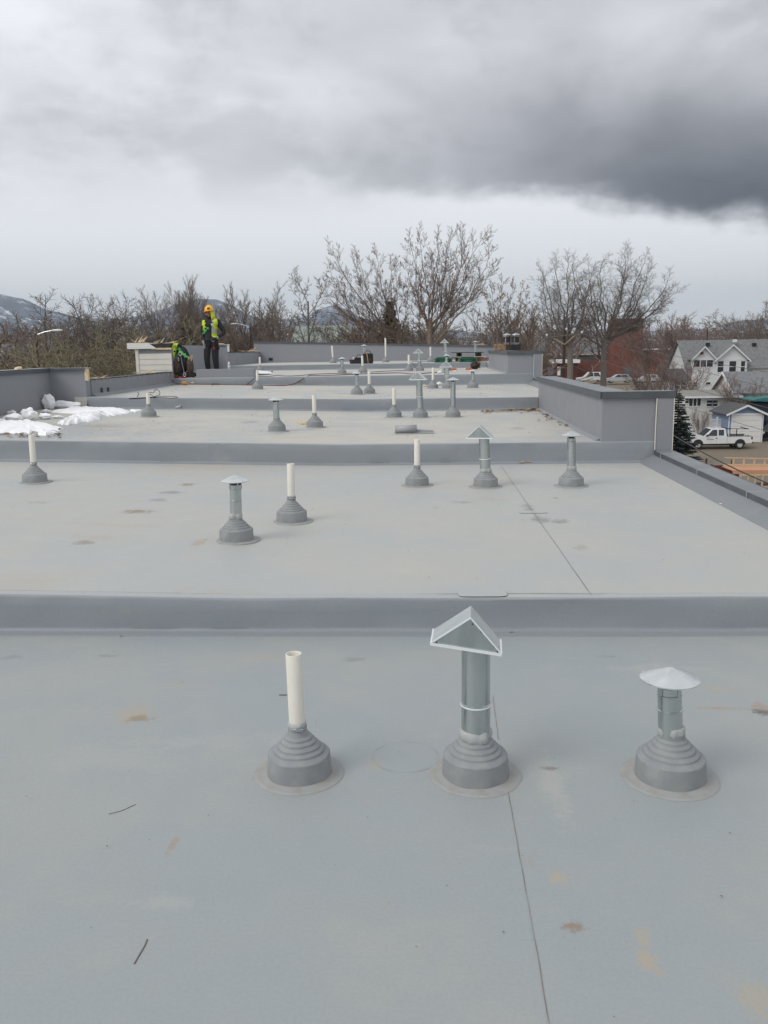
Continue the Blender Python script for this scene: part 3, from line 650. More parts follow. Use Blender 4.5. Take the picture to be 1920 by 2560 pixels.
def skin_body(name, J, E_, parent, tags, mats, sub=2):
    """J: joint -> (x, y, z, r); E_: edges; tags: joint -> material index. One continuous surface."""
    names = list(J); me = bpy.data.meshes.new(name)
    me.from_pydata([J[k][:3] for k in names], [(names.index(a), names.index(c)) for a, c in E_], [])
    o = bpy.data.objects.new(name, me); COL.objects.link(o)
    sk = o.modifiers.new('Skin', 'SKIN'); sk.use_smooth_shade = True
    for i, k in enumerate(names):
        r = J[k][3]; me.skin_vertices[0].data[i].radius = r if hasattr(r, '__len__') else (r, r)
    me.skin_vertices[0].data[0].use_root = True
    ss = o.modifiers.new('Sub', 'SUBSURF'); ss.levels = sub; ss.render_levels = sub
    dg = bpy.context.evaluated_depsgraph_get(); dg.update()
    nm = bpy.data.meshes.new_from_object(o.evaluated_get(dg)); nm.name = name
    o.modifiers.clear(); o.data = nm; bpy.data.meshes.remove(me); o.name = name
    nm.materials.clear()
    for q in mats: nm.materials.append(q)
    P = [(Vector(J[k][:3]), tags.get(k, 0)) for k in names]
    for f in nm.polygons:
        c = f.center; f.use_smooth = True
        k = min(P, key=lambda t: (t[0]-c).length-(0 if t[1] != 2 else -.055))[1]
        if k == 2 and min((t[0]-c).length for t in P if t[1] == 2) > .036: k = 0
        f.material_index = k
    o.parent = parent
    return o
def shell(body, test, off, name, m, parent):
    """garment: the body's own faces where test(c, n) holds, pushed off the surface"""
    src = body.data; mb = MB(); idx = {}
    for f in src.polygons:
        if test(f.center, f.normal):
            q = []
            for vi in f.vertices:
                if vi not in idx:
                    v = src.vertices[vi]; idx[vi] = len(mb.v); mb.v.append(tuple(v.co+v.normal*off))
                q.append(idx[vi])
            mb.f.append(tuple(q)); mb.mi.append(0)
    return mb.obj(name, m, parent, smooth=179)
def limb(side, J, E_, sh, el, wr, hand_dir, curl, palm_n, hip=None):
    pass
def hand(J, E_, pre, wrist, d, side, s=1.0, curl=0.5):
    """palm and five fingers beyond the wrist; d = pointing direction, side = thumb direction"""
    w = Vector(wrist[:3]); d = Vector(d).normalized(); sd = Vector(side); sd = (sd-d*sd.dot(d)).normalized(); n = d.cross(sd)
    pm = w+d*.055*s; J[pre+'palm'] = (*pm, .030*s); E_.append((pre+'wrist', pre+'palm'))
    for i, (off, L) in enumerate(((.030, .072), (.010, .082), (-.011, .076), (-.031, .060))):
        k0 = pm+d*.040*s+sd*off*s; k1 = k0+(d*(1-curl*.4)+n*curl*.6)*L*.55*s; k2 = k1+(d*(1-curl)+n*curl)*L*.5*s
        J[pre+'f%da' % i] = (*k0, .0105*s); J[pre+'f%db' % i] = (*k1, .0095*s); J[pre+'f%dc' % i] = (*k2, .0075*s)
        E_ += [(pre+'palm', pre+'f%da' % i), (pre+'f%da' % i, pre+'f%db' % i), (pre+'f%db' % i, pre+'f%dc' % i)]
    t0 = w+d*.030*s+sd*.035*s; t1 = t0+(d*.5+sd*.7)*.035*s; t2 = t1+(d*.85+sd*.3)*.03*s
    J[pre+'ta'] = (*t0, .013*s); J[pre+'tb'] = (*t1, .011*s); J[pre+'tc'] = (*t2, .009*s)
    E_ += [(pre+'palm', pre+'ta'), (pre+'ta', pre+'tb'), (pre+'tb', pre+'tc')]

# standing worker; local x to the right of the picture, y away from the camera, z up from his soles
pm_ = aty(532, 930, 22.95); MAN = thing('person', 'worker standing in yellow hard hat, black clothes and yellow safety vest', 'person', (pm_.x, 22.95, ZR[4]+.002))
J = {'pelvis': (0, 0, .95, (.165, .13)), 'waist': (-.005, -.01, 1.08, (.16, .125)), 'chest': (-.005, -.01, 1.28, (.185, .14)), 'upper': (.0, .0, 1.42, (.165, .11)), 'neck': (-.01, -.01, 1.51, .062),
     'jaw': (-.035, -.015, 1.585, (.068, .075)), 'skull': (-.015, -.005, 1.68, (.083, .095)), 'crown': (-.01, 0, 1.75, .06),
     'lsh': (.195, .03, 1.42, .085), 'lel': (.365, .02, 1.14, .068), 'lwrist': (.215, -.19, 1.01, .042),
     'rsh': (-.185, .03, 1.41, .082), 'rel': (-.235, .06, 1.14, .064), 'rwrist': (-.195, -.08, .93, .042),
     'lhip': (.105, 0, .87, .118), 'lkn': (.095, -.03, .50, .090), 'lan': (.115, .02, .11, .068), 'lheel': (.12, .03, .05, .052), 'ltoe': (.09, -.17, .04, .045),
     'rhip': (-.10, 0, .87, .118), 'rkn': (-.125, -.06, .50, .090), 'ran': (-.11, -.02, .11, .068), 'rheel': (-.105, 0, .05, .052), 'rtoe': (-.20, -.17, .04, .045)}
EE = [('pelvis', 'waist'), ('waist', 'chest'), ('chest', 'upper'), ('upper', 'neck'), ('neck', 'jaw'), ('jaw', 'skull'), ('skull', 'crown'), ('upper', 'lsh'), ('lsh', 'lel'), ('lel', 'lwrist'), ('upper', 'rsh'), ('rsh', 'rel'), ('rel', 'rwrist'),
      ('pelvis', 'lhip'), ('lhip', 'lkn'), ('lkn', 'lan'), ('lan', 'lheel'), ('lheel', 'ltoe'), ('pelvis', 'rhip'), ('rhip', 'rkn'), ('rkn', 'ran'), ('ran', 'rheel'), ('rheel', 'rtoe')]
hand(J, EE, 'l', J['lwrist'], (-.9, .0, -.45), (0.1, -.5, .9), 1.1, .15); hand(J, EE, 'r', J['rwrist'], (.3, -.3, -.9), (.2, -.9, .2), 1.0, .5)
J['nose'] = (-.112, -.035, 1.655, .016); EE.append(('skull', 'nose'))
TG = {k: 2 for k in J if k[0] in 'lr' and (k[1:] in ('palm', 'wrist') or k[1:2] in 'ft') and k not in ('ltoe', 'rtoe')}
TG.update({'jaw': 1, 'skull': 1, 'crown': 1, 'nose': 1, 'ltoe': 3, 'rtoe': 3, 'lheel': 3, 'rheel': 3})
body = skin_body('body', J, EE, MAN, TG, [M_CLOTH, M_SKINT, M_GLOVE, M_BOOTS])
mb = MB(); mb.blob((-.052, -.022, 1.568), (.062, .066, .046), 2, .2, 3); mb.obj('beard', M_BEARD, MAN, smooth=179)
mb = MB(); mb.blob((-.086, -.075, 1.672), (.012, .008, .008), 1, 0); mb.blob((-.108, .022, 1.672), (.008, .012, .008), 1, 0); mb.obj('eye', M_BEARD, MAN)
mb = MB(); mb.blob((.012, -.098, 1.655), (.018, .010, .030), 1, .1); mb.obj('ear', M_SKINT, MAN, smooth=179)
mb = MB(); mb.lathe([(.118, 0), (.119, .02), (.114, .06), (.098, .10), (.066, .132), (.025, .147), (.001, .15)], 28, (-.015, 0, 1.697), (-.07, 0, 1)); hat = mb.obj('hard_hat', M_HAT, MAN, smooth=60)
mb = MB(); mb.lathe([(.116, -.004), (.150, -.010), (.152, -.002), (.118, .012)], 28, (-.024, 0, 1.697), (-.10, 0, 1)); mb.obj('brim', M_BRIM, hat, smooth=60)
mb = MB(); mb.tube([(-.11, 0, 1.79), (-.05, 0, 1.845), (.02, 0, 1.852), (.085, 0, 1.80)], [.008, .012, .012, .008], 8); mb.obj('ridge', M_HAT, hat, smooth=60)
mb = MB(); mb.box(-.035, .028, -.118, -.106, 1.735, 1.79); mb.obj('sticker', mat('dark_sticker', (.12, .03, .03), .5), hat)
# neck shade hanging from the hat
mb = MB(); k = 12
for a in range(k+1):
    an = -1.15+a*(2.5/k)
    for t in range(5):
        r_ = .108+.022*t/4+.008*math.sin(a*2.1+t); z = 1.70-.055*t
        mb.v.append((-.005+r_*math.cos(an)+.02*t/4, r_*math.sin(an)*1.02, z))
for a in range(k):
    for t in range(4):
        p0 = a*5+t; mb.f.append((p0, p0+1, p0+6, p0+5)); mb.mi.append(0)
fl = mb.obj('neck_shade', M_HIVIS, MAN, smooth=179); so_ = fl.modifiers.new('t', 'SOLIDIFY'); so_.thickness = .006
mb = MB(); mb.blob((.095, -.055, 1.525), (.035, .05, .035), 2, .2, 8); mb.obj('shade_trim', M_BRIM, MAN, smooth=179)
vz = lambda c: 1.02 < c.z < 1.50
shell(body, lambda c, n: 1.0 < c.z < 1.49 and (.085+.02*math.sin(c.z*9)) < c.x < .205 and not (c.z < 1.33 and c.x > .19) and c.y < .17, .012, 'vest_panel', M_HIVIS, MAN)
shell(body, lambda c, n: 1.12 < c.z < 1.47 and -.20 < c.x < -.115 and c.y < .05, .012, 'vest_panel', M_HIVIS, MAN)
shell(body, lambda c, n: abs(c.z-1.17-.35*(c.x-.1)) < .028 and .06 < c.x < .21 and c.y < .1, .018, 'reflective_band', M_REFLECT, MAN)
shell(body, lambda c, n: abs(c.x-.085-.05*(c.z-1.3)) < .02 and 1.2 < c.z < 1.46 and c.y < -.0, .019, 'reflective_band', M_REFLECT, MAN)
shell(body, lambda c, n: abs(c.z-1.17-.75*(c.x+.15)) < .028 and -.21 < c.x < -.02 and c.y < .02, .016, 'harness_strap', M_GREENWEB, MAN)
shell(body, lambda c, n: .95 < c.z < 1.01 and abs(c.x) < .2, .014, 'tool_belt', M_BLACK, MAN)
mb = MB(); mb.box(.06, .115, -.135, -.09, .70, .78); mb.tube([(.085, -.115, .78), (.09, -.13, .86), (.10, -.125, .93)], .008, 6); mb.obj('red_tool', mat('dark_red', (.22, .02, .02), .5), MAN)
mb = MB(); mb.blob((.20, -.05, .76), (.03, .035, .07), 2, .15, 2); mb.obj('hip_pouch', M_BLACK, MAN, smooth=179)

# kneeling worker bent over behind the clapboard stub, seen from behind
pk = aty(459, 944, 22.12); KN = thing('person', 'worker kneeling bent over behind the clapboard stub, green harness and brown tool pouches', 'person', (pk.x, 22.14, ZR[4]+.002))
J = {'pelvis': (.10, .02, .47, (.16, .17)), 'waist': (.02, .03, .60, (.15, .16)), 'chest': (-.10, .06, .74, (.15, .18)), 'upper': (-.20, .08, .80, (.12, .16)), 'neck': (-.30, .10, .80, .06), 'skull': (-.40, .11, .77, .095), 'crown': (-.47, .11, .74, .06),
     'lsh': (-.20, -.10, .76, .08), 'lel': (-.26, -.12, .50, .062), 'lwrist': (-.36, -.02, .34, .042), 'rsh': (-.20, .25, .76, .08), 'rel': (-.28, .28, .50, .062), 'rwrist': (-.38, .16, .34, .042),
     'lhip': (.08, -.09, .42, .12), 'lkn': (-.10, -.11, .085, .085), 'lan': (.22, -.10, .075, .06), 'ltoe': (.33, -.10, .045, .042),
     'rhip': (.08, .14, .42, .12), 'rkn': (-.08, .20, .085, .085), 'ran': (.24, .19, .075, .06), 'rtoe': (.35, .19, .045, .042)}
EE = [('pelvis', 'waist'), ('waist', 'chest'), ('chest', 'upper'), ('upper', 'neck'), ('neck', 'skull'), ('skull', 'crown'), ('upper', 'lsh'), ('lsh', 'lel'), ('lel', 'lwrist'), ('upper', 'rsh'), ('rsh', 'rel'), ('rel', 'rwrist'),
      ('pelvis', 'lhip'), ('lhip', 'lkn'), ('lkn', 'lan'), ('lan', 'ltoe'), ('pelvis', 'rhip'), ('rhip', 'rkn'), ('rkn', 'ran'), ('ran', 'rtoe')]
hand(J, EE, 'l', J['lwrist'], (-.5, .3, -.7), (0, -1, 0), 1.0, .4); hand(J, EE, 'r', J['rwrist'], (-.5, -.2, -.7), (0, 1, 0), 1.0, .4)
TG = {k: 2 for k in J if k[0] in 'lr' and (k[1:] in ('palm', 'wrist') or k[1:2] in 'ft') and k not in ('ltoe', 'rtoe')}
TG.update({'skull': 1, 'crown': 1, 'ltoe': 3, 'rtoe': 3, 'lan': 3, 'ran': 3})
kbod = skin_body('body', J, EE, KN, TG, [M_CLOTH, M_SKINT, M_GLOVE, M_BOOTS])
mb = MB(); mb.lathe([(.118, 0), (.119, .02), (.112, .06), (.092, .10), (.05, .132), (.001, .142)], 24, (-.415, .11, .785), (-.55, 0, .8)); mb.obj('hard_hat', M_HAT, KN, smooth=60)
shell(kbod, lambda c, n: c.x < -.10 and c.z > .68 and c.x > -.27, .012, 'vest_yoke', M_HIVIS, KN)
shell(kbod, lambda c, n: -.25 < c.x < -.13 and .46 < c.z < .66 and c.y < .0, .014, 'vest_panel', M_HIVIS, KN)
shell(kbod, lambda c, n: abs((c.z-.70)+.9*(c.x+.04)) < .035 and c.y < .02 and c.x > -.16, .018, 'harness_strap', M_GREENWEB, KN)
shell(kbod, lambda c, n: abs((c.z-.58)-1.1*(c.x+.09)) < .035 and c.y < .02 and c.z > .48 and c.x < .02, .018, 'harness_strap', M_GREENWEB, KN)
for bx, bz, sx, sz, sd in ((-.13, .27, .10, .19, 1), (.22, .30, .095, .21, 5)):
    mb = MB(); mb.blob((bx, -.15, bz), (sx, .06, sz), 3, .22, sd, 2.2); mb.obj('tool_pouch', M_LEATHER, KN, smooth=179)
mb = MB()
for k in range(3): mb.tube([(.19+k*.035, -.16, .42), (.20+k*.05, -.17, .53+.02*k)], [.014, .010], 6)
mb.obj('tool_handle', M_WOOD, KN)
mb = MB(); mb.tube([(.0, -.19, .60), (.025, -.22, .46), (.06, -.23, .28), (.09, -.22, .07)], .016, 8, flat=.5); mb.obj('lanyard', mat('grey_web', (.30, .28, .26), .7), KN)
mb = MB()
for (cx, cz) in ((.0, .61), (.085, .09)):
    pts = [(cx+.032*math.cos(a*math.pi/6), -.225, cz+.055*math.sin(a*math.pi/6)) for a in range(13)]; mb.tube(pts, .010, 6)
mb.obj('snap_hook', M_GALV2, KN, smooth=60)
for sx in (-.16, .02):
    mb = MB(); mb.box(sx-.07, sx+.08, -.205, -.13, .003, .05); mb.obj('knee_pad', mat('red_pad', (.33, .02, .02), .6), KN, bevel=.015)

# ------------------------------------------------------------------ loose things on the roof
def bottle(p, label, capc, h=.20, parent=None):
    t = thing('water_bottle', label, 'bottle', p); r = .036
    Mb = bpy.data.materials.get('clear_plastic') or mat('clear_plastic', (.80, .84, .86), .12, 0, trans=.55)
    mb = MB(); mb.lathe([(r*.9, 0), (r, .008), (r, h*.42), (r*.93, h*.47), (r, h*.52), (r, h*.66), (r*.75, h*.8), (r*.42, h*.88), (r*.42, h*.94)], 20); mb.obj('body', Mb, t, smooth=50)
    mb = MB(); mb.lathe([(r*.5, h*.90), (r*.5, h), (r*.45, h+.004)], 16); mb.obj('cap', mat('bottle_cap', capc, .4), t, smooth=40)
    mb = MB(); mb.lathe([(r+.0008, h*.2), (r+.0008, h*.40)], 20); mb.obj('sleeve', mat('bottle_label', (.62, .66, .68), .5), t, smooth=40)
    return t
p = aty(573, 920, 22.18); bottle((p.x, 22.18, 1.146), 'clear water bottle with an orange cap on the low kerb block', (.75, .10, .03))

def sheet_blob(name, pts, z0, h, m, label, cat, group=None, seed=0):
    """flat melting snow: outline points (x, y) with a domed, uneven top"""
    cx = sum(p[0] for p in pts)/len(pts); cy = sum(p[1] for p in pts)/len(pts); mb = MB(); n = len(pts)*16; P = []
    for i in range(n):
        t = i/16; a = int(t) % len(pts); c = (a+1) % len(pts); f = t-int(t)
        x = pts[a][0]*(1-f)+pts[c][0]*f; y = pts[a][1]*(1-f)+pts[c][1]*f
        k = 1+.16*noise.noise((x*3+seed, y*3, 1))+.16*noise.noise((x*9+seed, y*9, 4))+.10*noise.noise((x*27+seed, y*27, 7)); P.append((cx+(x-cx)*k, cy+(y-cy)*k))
    rings = ((1.0, .0), (.985, .22), (.93, .5), (.84, .8), (.72, .9), (.6, 1.0), (.46, .95), (.32, 1.0), (.16, .95))
    for s_, hh in rings:
        for (x, y) in P:
            X, Y = cx+(x-cx)*s_, cy+(y-cy)*s_
            zq = z0+CF_[2]*max(0, -1-X)
            mb.v.append((X, Y, zq+(hh*h*(1+.6*noise.noise((X*4+seed, Y*4, 2))+.45*noise.noise((X*14+seed, Y*14, 5))) if hh else .001)))
    mb.v.append((cx, cy, z0+CF_[2]*max(0, -1-cx)+h))
    for r in range(len(rings)-1):
        for i in range(n):
            a, c = r*n+i, r*n+(i+1) % n; mb.f.append((a, c, c+n, a+n)); mb.mi.append(0)
    o = (len(rings)-1)*n
    for i in range(n): mb.f.append((o+i, o+(i+1) % n, len(rings)*n)); mb.mi.append(0)
    return tag(mb.obj(name, m, smooth=179), label, cat, group)
def zz6(l): return [(a*.217, 960+c*.217) for a, c in l]      # crop of the snow corner
def snowpoly(l): return [(max(p.x, XL3+.03), min(p.y, YR[2]-.1)) for p in (surf(x, y, 2) for x, y in zz6(l))]
SG = 'melting snow in the corner of the third terrace'
sheet_blob('snow_patch', snowpoly([(-60, 460), (150, 440), (350, 445), (560, 480), (730, 525), (560, 550), (330, 568), (-60, 575)]), ZR[2], .05, M_SNOW, 'largest flat snow patch, running out of the left edge of the picture', 'snow', SG, 1)
sheet_blob('snow_patch', snowpoly([(680, 460), (800, 410), (960, 360), (1130, 340), (1150, 420), (960, 445), (760, 475)]), ZR[2], .07, M_SNOW, 'middle wedge-shaped snow patch pointing at the flat snow', 'snow', SG, 2)
sheet_blob('snow_patch', snowpoly([(600, 330), (800, 285), (1100, 275), (1400, 300), (1480, 330), (1250, 375), (1140, 340), (900, 345)]), ZR[2], .05, M_SNOW, 'long snow patch with brown stains along the foot of the step', 'snow', SG, 3)
sheet_blob('snow_patch', snowpoly([(440, 590), (470, 555), (560, 560), (660, 575), (530, 600)]), ZR[2], .045, M_SNOW, 'small snow patch just behind the leftmost pipe of the second terrace', 'snow', SG, 4)
sheet_blob('snow_patch', snowpoly([(1500, 315), (1580, 303), (1640, 315), (1560, 328)]), ZR[2], .03, M_SNOW, 'tiny snow patch next to the pipe on the third terrace', 'snow', SG, 5)
def chunk(px, py, wpx, hpx, label, seed, tilt=0.0, dep=.6, yoff=0.0):
    q = zz6([(px, py)])[0]; p = surf(q[0], q[1], 2); k = p.y/FPX*.217
    w, h = wpx*k, hpx*k; p.x = max(p.x, XL3+.06+w/2); p.y = min(p.y, YR[2]-.12-max(w, h)*dep/2); mb = MB(); mb.blob((0, 0, h*.5), (w/2, max(w, h)*dep/2, h*.56), 3, .34, seed, 1.6, flat=.88)
    o = mb.obj('snow_chunk', M_SNOW, smooth=35, loc=(p.x, p.y+yoff, ZS(2, p.x)+.002), rot=(0, tilt, seed*.7))
    o.rotation_euler = (0, tilt, 0); return tag(o, label, 'snow', SG)
chunk(490, 290, 150, 165, 'upright jagged snow chunk leaning at the left parapet wall', 11, -.25, .5)
chunk(355, 415, 190, 135, 'biggest boulder-like snow chunk in front of the parapet wall', 12, -.35, .6)
chunk(160, 425, 210, 75, 'low lumpy snow chunk with a reddish stain', 13)
chunk(130, 360, 95, 55, 'small rounded snow chunk against the left parapet wall', 14)
chunk(525, 405, 150, 65, 'low snow chunk right of the biggest boulder-like chunk', 15)
chunk(530, 333, 110, 34, 'flat snow chunk below the upright jagged one', 16)
chunk(670, 395, 110, 30, 'thin snow chunk lying in the wet middle of the snow', 17)
chunk(790, 280, 330, 80, 'slab-like snow chunk under the jogged parapet wall', 18, 0, .35)
chunk(20, 440, 90, 38, 'snow chunk at the very left edge of the picture', 19)
chunk(310, 440, 85, 32, 'small snow chunk in front of the biggest boulder-like chunk', 20)
# snow behind the kerb block
p1 = aty(500, 921, 23.6); mb = MB(); mb.blob((p1.x, 24.2, ZR[4]+.05), (.28, .35, .09), 3, .3, 6, flat=.7); tag(mb.obj('snow_patch', M_SNOW, smooth=60), 'snow heap between the two workers', 'snow')
mb = MB(); mb.blob((-4.72, 23.9, ZR[4]+.04), (.55, .4, .075), 3, .3, 8, flat=.6); tag(mb.obj('snow_patch', M_SNOW, smooth=60), 'low snow heap behind the standing worker and the bottle', 'snow')

# black tool bags on the farthest terrace
YB = YR[4]+.3
def loc_at(px, Y, z): return Vector((aty(px, 900, Y).x, Y, z))
def tool_bag(px, w, h, label, seed, tray=True):
    p = loc_at(px, YB, ZR[5]+.006); t = thing('tool_bag', label, 'bag', p, group='tool bags')
    mb = MB(); mb.box(-w/2, w/2, -.1, .1, 0, h); 
    o = mb.obj('body', mat('black_canvas', (.015, .015, .017), .8, 0, .5, 20, (.04, .035, .035), .4, 30), t, bevel=.02)
    for x in (-w*.25, w*.22):
        mb = MB(); mb.box(x-.06, x+.06, -.13, -.101, .02, h*.55); mb.obj('pocket', M_BLACK, t, bevel=.008)
    mb = MB(); mb.tube([(-w*.3, 0, h-.01), (-w*.22, -.02, h+.07), (0, -.03, h+.10), (w*.22, -.02, h+.07), (w*.3, 0, h-.01)], .012, 8); mb.obj('handle', M_LEATHER, t, smooth=60)
    return t
tool_bag(920, .34, .33, 'taller black tool bag with a tan strap, by the far parapet', 1)
t2 = tool_bag(898, .30, .20, 'lower dark tool bag in front of the thin capped vent', 2)
p = loc_at(888, YB-.02, ZR[5]+.006)
mb = MB(); mb.lathe([(.12, 0), (.145, .13), (.15, .135), (.14, .135), (.118, .02), (.0005, .018)], 20); t = tag(mb.obj('bucket', mat('maroon_bucket', (.05, .025, .028), .6), smooth=40, loc=(p.x-.06, p.y+.02, p.z)), 'short dark maroon tub left of the tool bags', 'tub')
bottle((p.x-.06, p.y+.02, ZR[5]+.026), 'clear water bottle with a red cap standing in the maroon tub', (.5, .03, .03), .24)
# strap over the taller bag
mb = MB(); q = loc_at(918, YB-.16, ZR[5]+.008); mb.tube([(q.x-.05, q.y+.05, ZR[5]+.40), (q.x, q.y, ZR[5]+.28), (q.x+.03, q.y, ZR[5]+.02)], .022, 8, flat=.4); tag(mb.obj('strap', mat('tan_strap', (.45, .24, .12), .7), smooth=60), 'tan leather strap hanging over the taller tool bag', 'strap')

def case(px0, px1, label):
    Y = YR[4]+.32; a, c = loc_at(px0, Y, ZR[5]+.006), loc_at(px1, Y, ZR[5]+.006); w = c.x-a.x; h = .15
    t = thing('tool_case', label, 'tool case', ((a.x+c.x)/2, Y+.1, ZR[5]+.006), group='green tool cases')
    Mg = bpy.data.materials.get('green_plastic') or mat('green_plastic', (.012, .16, .075), .45, 0, .2, 10)
    mb = MB(); mb.box(-w/2, w/2, -.13, .13, 0, h*.9); mb.obj('body', Mg, t, bevel=.015)
    mb = MB(); mb.box(-w/2+.06, w/2-.08, -.12, .12, h*.9-.01, h*1.15); mb.obj('lid', Mg, t, bevel=.02)
    for x in (-w*.33, w*.33): mb = MB(); mb.box(x-.045, x+.045, -.145, -.128, .03, h*.75); mb.obj('latch', M_BLACK, t, bevel=.005)
    mb = MB(); mb.tube([(-.13, -.13, .03), (-.13, -.155, .10), (.13, -.155, .10), (.13, -.13, .03)], .012, 8); mb.obj('handle', M_BLACK, t, smooth=60)
    return t
case(1086, 1131, 'left one of two green plastic tool cases on the farthest terrace')
case(1148, 1193, 'right one of two green plastic tool cases, under the capped vent')
# stack of boards on spacers beside the parapet block
t = thing('board_stack', 'dark pallet-like stack of boards left of the far parapet block', 'boards', (1.62, YR[4]+.75, ZR[5]+.004))
for k, (z, m_, dx) in enumerate(((0.0, M_WOOD, 0), (.13, mat('charred_board', (.05, .035, .03), .8, 0, .5, 10), -.03), (.30, mat('dark_board', (.045, .04, .038), .8), -.05), (.155, M_PALEWOOD, .15))):
    mb = MB(); mb.box(-.55+dx, .52+dx*.3, -.18, .2, z, z+.022); mb.obj('board', m_, t, bevel=.002)
for x in (-.35, -.30, .28, .36):
    mb = MB(); mb.box(x-.06, x+.06, -.15, .15, .178, .299); mb.obj('spacer', M_BLACK, t, bevel=.004)
for x in (-.4, .35):
    mb = MB(); mb.box(x-.05, x+.05, -.15, .15, .023, .129); mb.obj('spacer', M_BLACK, t, bevel=.004)
p = loc_at(1213, YR[4]+.25, ZR[5]+.006)
mb = MB()
for k in range(5): mb.tube([(p.x-.22+.44*i/12, p.y+.03*math.sin(i*1.3+k), ZR[5]+.02+.02*k+.035*abs(math.sin(i*.9+k*2))) for i in range(13)], .014, 6)
tag(mb.obj('hose', M_RED, smooth=60), 'dark red air hose heaped by the far parapet block', 'hose')
# heap of rope and bag with orange tool on the fifth terrace
p = onz(1188, 923, ZR[4])
t = thing('rope_bag', 'dark slumped bag of rope below the green cases', 'bag', (p.x, p.y, ZR[4]+.004))
mb = MB(); mb.blob((0, 0, .10), (.13, .12, .125), 3, .35, 21, 1.8, flat=.8); mb.obj('sack', mat('dark_rope', (.035, .022, .018), .9, 0, .6, 25, (.10, .06, .04), .6, 40), t, smooth=60)
mb = MB()
for k in range(4): mb.tube([(.15*math.cos(a*.6+k), -.10+.05*math.sin(a*.9), .03+.05*k+.02*math.sin(a*1.3)) for a in range(9)], .012, 6)
mb.obj('rope_coil', M_LEATHER, t, smooth=60)
Mor = mat('orange_handle', (.62, .13, .04), .5)
def caulk_gun(px, py, rz, label):
    p = onz(px, py, ZR[4]); t = thing('orange_tool', label, 'tool', (p.x, p.y, ZR[4]+.028), (0, 0, rz), 'orange hand tools')
    mb = MB(); mb.tube([(-.10, 0, 0), (-.08, 0, 0), (.08, 0, 0), (.10, 0, 0)], [.018, .026, .026, .02], 10); mb.obj('barrel', Mor, t, smooth=40)
    mb = MB(); mb.tube([(.10, 0, 0), (.22, 0, -.012)], [.010, .006], 8); mb.obj('nozzle', M_WHITE, t, smooth=40)
caulk_gun(1133, 925, .1, 'orange tool with white nozzle right of the fourth-terrace gabled vent')
caulk_gun(1172, 924.5, math.pi, 'orange tool with white nozzle in front of the rope bag')
def lump(px, py, lv, r, m, name, label, cat, seed, sub=2):
    p = surf(px, py, lv); mb = MB(); mb.blob((0, 0, r[2]*.75), r, sub, .45, seed, 2.0, flat=.72)
    return tag(mb.obj(name, m, smooth=40, loc=(p.x, p.y, p.z+.002)), label, cat)
lump(1099, 934, 4, (.055, .05, .04), M_WHITE, 'crumpled_wrapper', 'crumpled white wrapper left of the fourth-terrace gabled vent', 'wrapper', 31)
lump(1139, 930, 4, (.03, .03, .025), M_WHITE, 'crumpled_wrapper', 'small white wrapper right of the fourth-terrace gabled vent', 'wrapper', 32)
lump(1097, 964, 3, (.09, .05, .05), M_WHITE, 'crumpled_wrapper', 'white crumpled paper behind the fourth-terrace gabled vent boot', 'wrapper', 33)
lump(1063, 966.5, 3, (.06, .04, .025), M_PALEWOOD, 'wood_chip', 'pale wood chip left of the fourth-terrace pipes', 'wood chip', 34)
lump(446, 1022.5, 2, (.06, .04, .035), M_CAULK, 'wrapper_ball', 'small pale ball at the foot of the third step, left', 'wrapper', 35)
lump(680, 930.5, 4, (.03, .03, .025), mat('red_cap', (.3, .03, .03), .5), 'bottle_cap', 'dark red cap lying on the fifth terrace by the pipe', 'cap', 36)
lump(622, 1572, 0, (.024, .014, .010), M_LEAF, 'dead_leaf', 'brown dead leaf at the foot of the nearest step', 'leaf', 37)

def scrap(px, py, lv, n, L, label, seed, name='wood_scrap'):
    """splintered timber: a broken stick with shards"""
    r_ = random.Random(seed); p = onz(px, py, ZR[lv]); t = thing(name, label, 'wood scrap', (p.x, p.y, ZR[lv]+.004))
    for k in range(n):
        a = r_.uniform(-.5, .5)+(2.4 if k == 0 else r_.uniform(-1, 1)); l = L*(1 if k == 0 else r_.uniform(.3, .6)); w = .035 if k == 0 else .018
        d = Vector((math.cos(a), math.sin(a)*.6, 0)); up = Vector((0, 0, .03+(.12*L if k == 0 else r_.uniform(0, .05))))
        mb = MB(); mb.bar(-d*l*.4+Vector((0, 0, .02)), d*l*.6+up, w, w*.6); mb.obj('splinter', M_PALEWOOD, t)
scrap(760, 1064, 2, 7, .30, 'splintered timber scrap beside a pipe on the third terrace', 5)
# pale gloves / rolled tan covers on the fourth terrace
def roll(px, py, w, label, m, seed):
    p = surf(px, py, 3); mb = MB(); k = 10; mb.tube([(-w/2+w*i/k, .01*math.sin(i), .052+.006*math.sin(i*2+seed)) for i in range(k+1)], [.036 if i in (0, k) else .046+.006*math.sin(i*1.7+seed) for i in range(k+1)], 14, flat=1.0)
    tag(mb.obj('tan_roll', m, smooth=60, loc=(p.x, p.y, p.z-.002)), label, 'roll')
roll(462, 963, .15, 'short orange-tan roll on the fourth terrace by the left step end', mat('orange_tan', (.50, .27, .12), .8, 0, .4, 30), 1)
roll(485, 961.5, .21, 'pale tan rolled cloth beside the short orange-tan roll', mat('pale_tan', (.66, .54, .33), .8, 0, .4, 30), 2)
